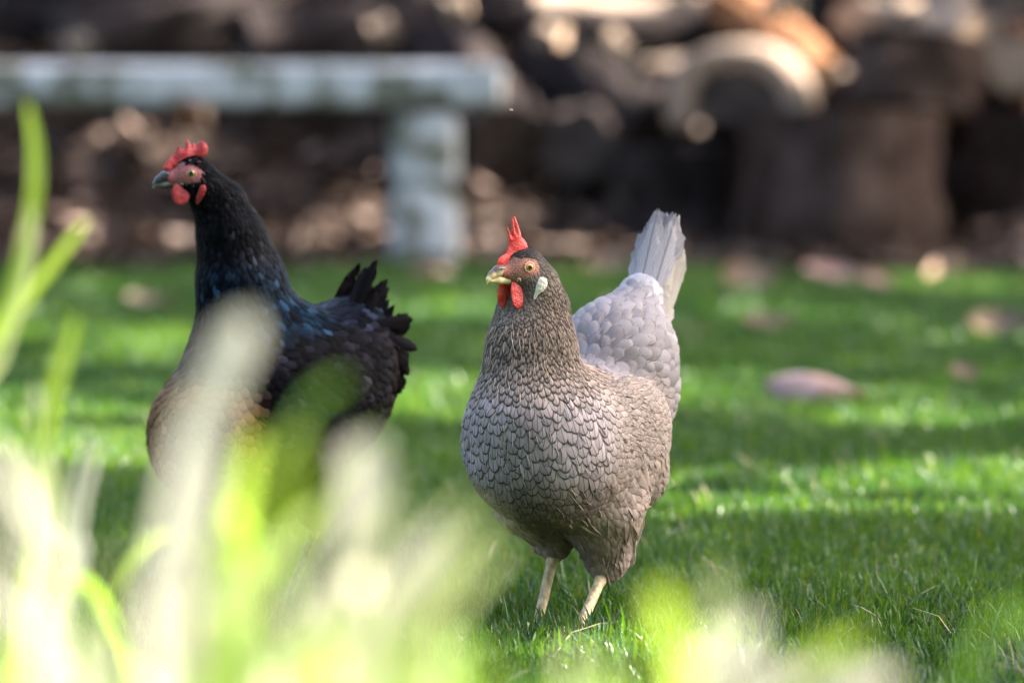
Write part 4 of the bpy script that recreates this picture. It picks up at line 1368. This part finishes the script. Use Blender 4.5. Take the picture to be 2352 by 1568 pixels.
# ---- grey hen ---------------------------------------------------------------------
def grey_controls(H):
    dk, mid = (0.026, 0.019, 0.016), (0.16, 0.12, 0.10)
    brc, bre = (0.372, 0.312, 0.312), (0.060, 0.045, 0.044)
    C = []
    #        pos       sig  flow            L    W    colour  edge  lac shaft lift
    for sd in (0, 1, -1):
        C += [(H(-4, sd * 8, 14), 0.9, (-.85, .5, -.1), .42, .22, (0.018, 0.016, 0.016), (0.11, 0.10, 0.10), .5, .2, .35),
              (H(-16, sd * 10, 4), 1.2, (-.6, .3, -.8), .6, .30, (0.07, 0.058, 0.05), (0.025, 0.02, 0.018), .9, .3, .45),
              (H(-16, sd * 10, -14), 1.3, (-.3, .1, -1), .75, .34, (0.15, 0.12, 0.10), dk, .9, .6, .5),
              (H(4, sd * 10, -20), 1.2, (-.7, .4, -.7), .45, .22, (0.06, 0.045, 0.038), (0.2, 0.16, 0.13), .3, .2, .35),
              (H(2, sd * 10, -34), 1.2, (-.1, 0, -1), .6, .30, (0.035, 0.030, 0.032), (0.10, 0.09, 0.09), .4, .4, .45)]
    C += [(H(18, 0, -42), 1.5, (.1, 0, -1), .9, .26, (0.415, 0.342, 0.293), dk, .9, .5, .9)]
    for a in range(0, 360, 45):
        ca, sa = math.cos(R(a)), math.sin(R(a))
        fr = max(ca, 0)
        C += [((6.6 + 3.3 * ca, 3.3 * sa, 32.2), 2.0, (-.05, 0, -1), 1.1, .36, (0.221, 0.160, 0.122), dk, 1.62, .8, .42),
              ((6.9 + 4.2 * ca, 4.2 * sa, 28.7), 2.2, (-.1, 0, -1), 1.35, .46, (0.281, 0.207, 0.164), dk, 1.55, .8, .5),
              ((7.2 + 5.2 * ca, 5.2 * sa, 25.5), 2.2, (-.15 + .0 * fr, 0.15 * sa, -1), 1.6, .68, (0.350, 0.267, 0.226), (0.05, 0.038, 0.034), 1.32, .7, .6)]
    for l in (-7, -4, -0.8, 2.4, 5.2, 7.4):
        fx = 13.2 - 0.11 * l * l
        dkf = 0.66 if l == 2.4 else 1.0
        C += [((fx, l, 22), 2.4, (-.1, .02 * l, -1), 1.95, 1.12, tuple(x * dkf for x in brc), bre, 1.0, .75, .72),
              ((fx + .4, l, 18), 2.6, (-.3, .02 * l, -1), 2.15, 1.30, tuple(x * dkf for x in brc), bre, 1.0, .7, .72),
              ((fx - 1.5, l, 13.5), 2.6, (-.8, 0, -.7), 2.2, 1.30, (0.25 * dkf, 0.192 * dkf, 0.170 * dkf), (0.045, 0.035, 0.032), .95, .7, .8)]
    for sd in (1, -1):
        for (fx, uz) in ((4, 23), (4, 19), (0, 24.5), (0, 20.5), (-4, 23), (-4, 19), (-8, 20.5), (-8, 23)):
            C.append(((fx, sd * 8.3, uz), 2.1, (-.88, 0, -.42), 1.25, .72, (0.325, 0.260, 0.227), (0.12, 0.088, 0.075), 1.1, .4, .6))
        for (fx, uz) in ((3, 15), (-1, 15), (-5, 15.5), (-9, 16)):
            C.append(((fx, sd * 8.2, uz), 2.2, (-.8, 0, -.6), 1.9, 1.0, (0.322, 0.249, 0.214), (0.10, 0.074, 0.064), .8, .4, .85))
        for (fx, uz) in ((2, 11), (-2, 11), (-3, 8), (-6, 12)):
            C.append(((fx, sd * 5.2, uz), 2.2, (-.55, 0, -1), 2.3, .60, (0.394, 0.311, 0.259), (0.293, 0.220, 0.183), .4, .2, .7))
        for (fx, uz, lw) in ((-6, 28, 4.5), (-10, 29, 5), (-12, 26, 5.5), (-15, 28.5, 4), (-15, 25, 5), (-14, 21, 5)):
            C.append(((fx, sd * lw, uz), 2.1, (-.9, 0, -.15 if uz < 27 else .25), 2.1, 1.6, (0.262, 0.232, 0.240), (0.150, 0.128, 0.128), .95, .1, 1.4))  # dark feather edges paint the shadows between the saddle puffs
    for (fx, uz) in ((-4, 27.8), (-8, 29.8), (-12, 31.5)):
        C.append(((fx, 0, uz), 2.2, (-.9, 0, .35), 2.1, 1.6, (0.262, 0.232, 0.240), (0.150, 0.128, 0.128), .95, .1, 1.4))  # same edge-painted shading along the top of the saddle
    C.append(((-16, 0, 33), 2.0, (-.4, 0, 1), 2.1, 1.3, (0.386, 0.368, 0.396), (0.323, 0.294, 0.304), .3, .1, 1.0))
    C.append(((-12, 0, 15), 2.5, (-.8, 0, -.5), 2.3, 1.2, (0.329, 0.268, 0.232), (0.15, 0.11, 0.1), .3, .1, 1.1))
    C.append(((0, 0, 9.5), 3.0, (-.9, 0, -.2), 2.2, 1.2, (0.2, 0.16, 0.14), (0.09, 0.07, 0.06), .4, .1, 1.0))
    return C

def grey_region(p):
    r = np.array(['breast_plumage'] * len(p), dtype=object)
    r[p[:, 2] > 25.5] = 'neck_plumage'
    r[(p[:, 0] < 4) & (p[:, 2] > 17)] = 'wing_plumage'
    r[(p[:, 0] < -5) & (p[:, 2] > 24.5)] = 'saddle_plumage'
    r[(p[:, 0] < -10.5) & (p[:, 2] > 17.5)] = 'saddle_plumage'
    r[(p[:, 2] < 12.5) & (p[:, 0] < 5)] = 'thigh_plumage'
    return r

def grey_tail(F):
    bl, cr = (0.34, 0.312, 0.328), (0.37, 0.325, 0.285)  # bluish and cream tints imitate sky light and warm rim light
    # left and right half of a folded, tent-like tail, fanned upwards and back
    for i in range(7):                                  # frayed far right edge, cream tint painting its warm light
        k = i / 6
        b = np.array([-17.0 - 1.2 * k, .7 + .5 * k, 29.4 - 1.6 * k]); d = np.array([-.46 - .05 * k, .06 + .02 * k, 1.0])
        col = np.array(cr) * random.uniform(.85, 1.08)
        long_feather(F, b, d, (.55, .8, .25), random.uniform(10.8, 11.6) - 1.2 * k, 1.7, -.05, col, col * .68, .4, .5, random.uniform(-.2, .3), .10)
    for i in range(8):                                  # broad soft vanes, overlapping like a folded fan
        k = i / 7
        b = np.array([-14.6 - .8 * k, -.6 + 1.5 * k, 29.2 + .3 * k]); d = np.array([-.47, -.03 + .12 * k, 1.0])
        col = np.array(bl) * random.uniform(.78, 1.1)
        long_feather(F, b, d, (.82, .05 + .35 * k, .35), 12.9 - 1.0 * abs(k - .5), 2.8, -.16 + .05 * k + random.uniform(-.1, .1), col, col * .5, .55, .9, -.25 + .4 * k + random.uniform(-.15, .15), .11)
    # tail coverts at the base
    for i in range(16):
        a = -1.3 + 2.6 * i / 15
        b = np.array([-14.5 - 1.3 * abs(math.sin(a)), 2.6 * math.sin(a), 28.6 + .8 * math.cos(a)])
        d = np.array([-.35, .22 * math.sin(a), 1.0])
        nrm = np.array([math.cos(a), math.sin(a) * 1.2, .3])
        col = np.array(bl if math.sin(a) < .75 else cr) * random.uniform(.8, 1.0)
        long_feather(F, b, d, nrm, random.uniform(3.4, 5.0), 1.7, -.35, col, col * .75, .25, .2, 0, .08)
    # loose curled ones down the rear edge
    for i in range(12):
        z = 23 + i * 0.6
        b = np.array([-16.2, random.uniform(.8, 2.6), z]); d = np.array([-.7, .35, .75])
        long_feather(F, b, d, (.2, 1, .25), random.uniform(2.6, 3.6), 1.5, -.5, np.array(cr) * random.uniform(.9, 1.1), (0.3, .25, .21), .3, .1, 0, .12)

yaw = R(28)
GREY = dict(
    loc=(0.0515, 5.56, 0.0), yaw=yaw, turn=R(32), O=(9.0, 0, 36.35), voxel=0.28,
    label='grey speckled hen with tall red comb standing on the lawn looking left',
    prims=[('el', (-1.8, 0, 18.5), (12.4, 8.4, 7.8), None, 1),
           ('el', (5.0, 0.3, 19.4), (7.4, 7.8, 8.0), None, 2.6),
           ('el', (-2.2, 5.8, 20.0), (7.4, 2.95, 5.2), None, 0.5),
           ('el', (-2.2, -5.8, 20.0), (7.4, 2.95, 5.2), None, 0.5),
           ('el', (-11, 0, 25.8), (6.4, 5.9, 6.4), None, 2.2),
           ('el', (-11.8, 0, 22.6), (5.0, 5.7, 4.8), None, 1.6),
           ('el', (-9.2, 0.6, 15.2), (4.8, 5.6, 4.2), None, 1.3),
           ('rc', (-13.5, 0, 28), 3.9, (-16.4, 0, 32.2), 2.3, 2.5),
           ('rc', (-2, 3.0, 12.5), 4.6, (-3.8, 2.8, 7.6), 2.3, 1.8),
           ('rc', (-1.5, -3.4, 12.8), 4.6, (-3.2, -3.0, 9.6), 2.3, 1.8),
           ('rc', (-3.8, 2.9, 7.6), 2.0, (-3.6, 2.8, 6.2), 1.2, 1.0),
           ('rc', (-3.4, -2.7, 9.8), 1.9, (-3.1, -2.6, 8.0), 1.1, 1.0),
           ('rc', (7.4, 0, 22.0), 5.7, (7.0, 0, 28.3), 4.0, 1.5),
           ('rc', (7.0, 0, 28.3), 4.05, (6.5, 0, 32.4), 3.1, 1.5),
           ('rc', (6.5, 0, 32.4), 3.1, (7.6, 0.6, 34.6), 1.9, 1.5)],
    bounds=((-20, -11, 3.5), (16, 11, 39)),
    skin_under=(0.10, 0.08, 0.07), skin_low=(0.085, 0.05, 0.038), skin_face=(0.36, 0.13, 0.085), skin_lore=(0.33, 0.10, 0.07),
    controls=grey_controls, region=grey_region, tail=grey_tail, ear_bare=None,
    no_feather=lambda p: (p[:, 2] < 5.2) | ((p[:, 0] < -16.0) & (p[:, 2] > 32.6)),
    comb=[(27.5, 0), (27.3, 5), (26, 8.5), (21, 11.5), (17.5, 13), (15, 17.5), (13.6, 23), (14.6, 31), (16.0, 38.5), (14.6, 38.6), (12.4, 33),
          (10.6, 29.5), (10.9, 38), (11.2, 47.4), (9.6, 47.6), (8.0, 39), (6.6, 32.5), (8.4, 40), (9.2, 48.4), (7.6, 48.6), (4.6, 41), (2.0, 34), (0.6, 28.5),
          (-3, 26), (-6, 22.5), (-7.6, 17.5), (-6.5, 12), (0, 11), (10, 7), (17, 3), (22, -1)],
    comb_bend=lambda x, z: 0.10 * np.sin(x * 2.6 + 1.0) * np.clip(z / 2, 0, 1), comb_t=0.24,
    wattle=[(12, -11), (15, -15), (16.2, -21), (16, -29), (14.5, -36), (10.5, -40.5), (5.5, -39), (1.6, -33), (0.6, -26), (2.6, -19), (6.5, -14), (9, -11)],
    far_wattle=0.65,
    ear=[(-8.5, -10), (-12, -9), (-16, -11), (-17, -15), (-15.5, -20), (-11.5, -24), (-8, -26), (-5.5, -31), (-3.6, -32), (-3.8, -28), (-4.8, -22), (-6, -15)],
    legs=[((-3.9, 2.8, 6.9), (2.6, 2.9, 0), 0), ((-3.4, -2.6, 9.0), (0.6, -2.7, 0), 0)],
    m_skin=M_skin, m_feather=M_feather, m_iris=M_iris, m_pupil=M_pupil, m_lid=M_lid, m_red=M_red, m_ear=M_ear_white,
    m_beak=M_beak, m_leg=M_leg, m_claw=M_claw)
build_hen(GREY)

# ---- black hen --------------------------------------------------------------------
def black_controls(H):
    bk, sh = (0.0045, 0.0045, 0.006), (0.003, 0.003, 0.004)
    sheen_blue, purp = (0.004, 0.013, 0.026), (0.013, 0.009, 0.014)  # first tint puts the neck's bluish sheen into the base colour
    gold, ge = (0.20, 0.105, 0.045), (0.05, 0.026, 0.014)
    C = []
    for sd in (0, 1, -1):
        C += [(H(-4, sd * 8, 14), .9, (-.9, .3, -.1), .5, .28, bk, sh, .5, .2, .35),
              (H(-16, sd * 10, 0), 1.2, (-.7, .3, -.7), .7, .36, bk, sh, .5, .2, .45),
              (H(-14, sd * 10, -18), 1.3, (-.3, .1, -1), .8, .36, bk, sh, .5, .2, .5),
              (H(3, sd * 10, -30), 1.3, (-.1, 0, -1), .7, .36, bk, sh, .5, .2, .5)]
    for a in range(0, 360, 45):
        ca, sa = math.cos(R(a)), math.sin(R(a))
        C += [((5.6 + 2.9 * ca, 2.9 * sa, 40), 2.0, (-.2, 0, -1), 1.3, .55, bk, sh, .6, .3, .6),
              ((4.7 + 3.5 * ca, 3.5 * sa, 36.5), 2.2, (-.15, 0, -1), 1.7, .7, bk, sh, .6, .3, .7),
              ((4.2 + 4.5 * ca, 4.5 * sa, 32.5), 2.2, (-.25, 0, -1), 2.1, .85, tuple(.4 * x + .6 * y for x, y in zip(bk, sheen_blue)), sh, .7, .3, .8),
              ((3.8 + 6 * ca, 6 * sa, 28.5), 2.2, (-.4, 0, -1), 2.3, 1.0, sheen_blue if ca < .5 else purp, sh, .7, .3, .9)]
    for l in (-6.5, -3.5, 0, 3.5, 6.5):
        fx = 13.2 - 0.11 * l * l
        C += [((fx - 2.5, l, 24.6), 2.0, (-.2, .02 * l, -1), 2.0, 1.2, purp, sh, .8, .4, 1.0),
              ((fx, l, 20.5), 2.0, (-.2, .02 * l, -1), 2.0, 1.2, gold, ge, .8, .4, 1.0),
              ((fx + .4, l, 17), 2.4, (-.4, .02 * l, -1), 2.1, 1.3, gold, ge, .8, .4, 1.0),
              ((fx - 2, l, 12), 2.4, (-.8, 0, -.7), 2.2, 1.3, (.16, .09, .045), (.03, .02, .012), .8, .4, 1.0)]
    for sd in (1, -1):
        for fx in (3.2, -1, -5, -9):
            for uz in (25.5, 21.5, 17.5):
                C.append(((fx, sd * 8.0, uz), 2.1, (-.9, 0, -.4), 1.9, 1.1, (0.006, 0.0055, 0.008), sh, .6, .3, 1.0))
            C.append(((fx, sd * 6.5, 12.5), 2.4, (-.6, 0, -.9), 2.2, 1.1, (0.006, 0.0055, 0.006), sh, .5, .2, 1.0))
    for fx in (0, -4, -8, -12):
        C.append(((fx, 0, 29.5), 2.4, (-1, 0, -.05), 2.2, 1.1, (0.008, 0.011, 0.020), sh, .6, .3, 1.0))
    C.append(((-13, 0, 22), 3, (-.6, 0, -.6), 2.4, 1.2, (0.016, 0.011, 0.010), sh, .4, .2, 1.3))
    return C

def black_region(p):
    r = np.array(['body_plumage'] * len(p), dtype=object)
    r[(p[:, 2] > 26) & (p[:, 0] > -2)] = 'neck_plumage'
    r[(p[:, 0] > 5) & (p[:, 2] < 25)] = 'breast_plumage'
    return r

def black_tail(F):
    random.seed(12)
    for i in range(9):
        k = i / 8
        for sd in (1, -1):
            d = np.array([-.30 - .55 * k, sd * (.08 + .25 * random.random()), 1.0 - .30 * k])
            b = np.array([-7.2 - 1.4 * k, sd * (.6 + 1.8 * random.random()), 26.4 - 2.6 * k])
            nrm = np.array([.45, sd * 1.0, .5])
            col = np.array((0.007, 0.006, 0.007)) * random.uniform(.8, 1.8)
            long_feather(F, b, d, nrm, random.uniform(7.8, 9.8) - 1.6 * k, random.uniform(1.3, 2.0), random.uniform(-.9, .1), col, col * .6, .4, .5, random.uniform(-.7, .7), .06)
    for i in range(26):
        k = i / 25
        b = np.array([-9.6 - 2.4 * math.sin(k * 2.6), random.uniform(.5, 4.4), 28 - 5 * k]); d = np.array([-.34, .12, .1 - 1.3 * k])
        col = np.array((0.007, 0.006, 0.007)) * random.uniform(.8, 1.6)
        long_feather(F, b, d, (.3, 1, .2), random.uniform(3.4, 5.0), random.uniform(1.2, 1.8), -.35, col, col * .6, .4, .3, random.uniform(-.3, .3), .1)

BLACK = dict(
    loc=(-0.2462, 5.83, 0.019), scale=0.97, yaw=R(60), turn=R(20), O=(9.7, 0, 44.0), voxel=0.32,
    label='black hen with red comb and golden brown breast standing behind pale foreground leaves',
    prims=[('el', (-1.6, 0, 20.6), (11.8, 8.4, 9.3), None, 1),
           ('el', (6.6, 0, 16.3), (7.2, 7.4, 7.6), None, 1.6),
           ('el', (-9.5, 0, 24.5), (4.8, 5.2, 6.0), None, 2.5),
           ('rc', (-1.5, 4.4, 13), 4.4, (-3.2, 4.4, 8.4), 2.2, 2.0),
           ('rc', (-1.5, -4.4, 13), 4.4, (-3.2, -4.4, 8.4), 2.2, 2.0),
           ('rc', (2.0, 0, 24), 6.6, (3.7, 0, 32.5), 4.4, 3.0),
           ('rc', (3.7, 0, 32.5), 4.4, (4.8, 0, 37), 3.3, 1.5),
           ('rc', (4.8, 0, 37), 3.3, (6.2, 0, 40.6), 2.6, 1.5),
           ('rc', (6.2, 0, 40.6), 2.6, (8.0, 0, 42.4), 2.0, 1.0)],
    bounds=((-18, -11, 5), (15, 11, 47)),
    skin_under=(0.012, 0.011, 0.013), skin_low=(0.10, 0.05, 0.05), skin_face=(0.36, 0.080, 0.075), skin_lore=(0.34, 0.060, 0.070),
    controls=black_controls, region=black_region, tail=black_tail, ear_bare=None, jit=0.25,
    no_feather=lambda p: (p[:, 2] < 5.6),
    comb=[(27, 3), (28, 6), (24, 12), (18, 18.5), (15.5, 20), (13.5, 25.5), (10.8, 29.6), (8.8, 25), (5.6, 24.5), (3.6, 32), (1.4, 35.4), (-.6, 30.5),
          (-2.2, 27), (-4.6, 31.6), (-6.6, 28), (-9, 31.5), (-13, 33.4), (-17, 31), (-19.6, 25.5), (-18.5, 20), (-14, 15.5), (-5, 12.5), (8, 9), (16, 5), (22, 0)],
    comb_bend=lambda x, z: 0.14 * np.sin(x * 2.8) * np.clip(z / 2, 0, 1), comb_t=0.24,
    wattle=[(17, -11), (19, -17), (18.5, -25), (15, -31.5), (9.5, -34), (3.5, -30), (0, -24), (1.5, -19), (7, -15.5), (12, -11)], wattle_out=0.12,
    ear=[(-10, -12), (-14, -12), (-15.5, -17), (-13, -24), (-9.5, -31), (-6.5, -34), (-4.6, -31), (-5.5, -24), (-7.5, -17)],
    legs=[((-3.4, 4.4, 8.2), (0.6, 4.4, -1.9), 0), ((-3.4, -4.4, 8.2), (-0.4, -4.4, -1.9), 0)],
    m_skin=M_skin, m_feather=M_feather_black, m_iris=M_iris2, m_pupil=M_pupil, m_lid=M_lid2, m_red=M_red_dark, m_ear=M_red_dark,
    m_beak=M_beak_dark, m_leg=M_leg_dark, m_claw=M_claw, low_tone=0.3)
build_hen(BLACK)
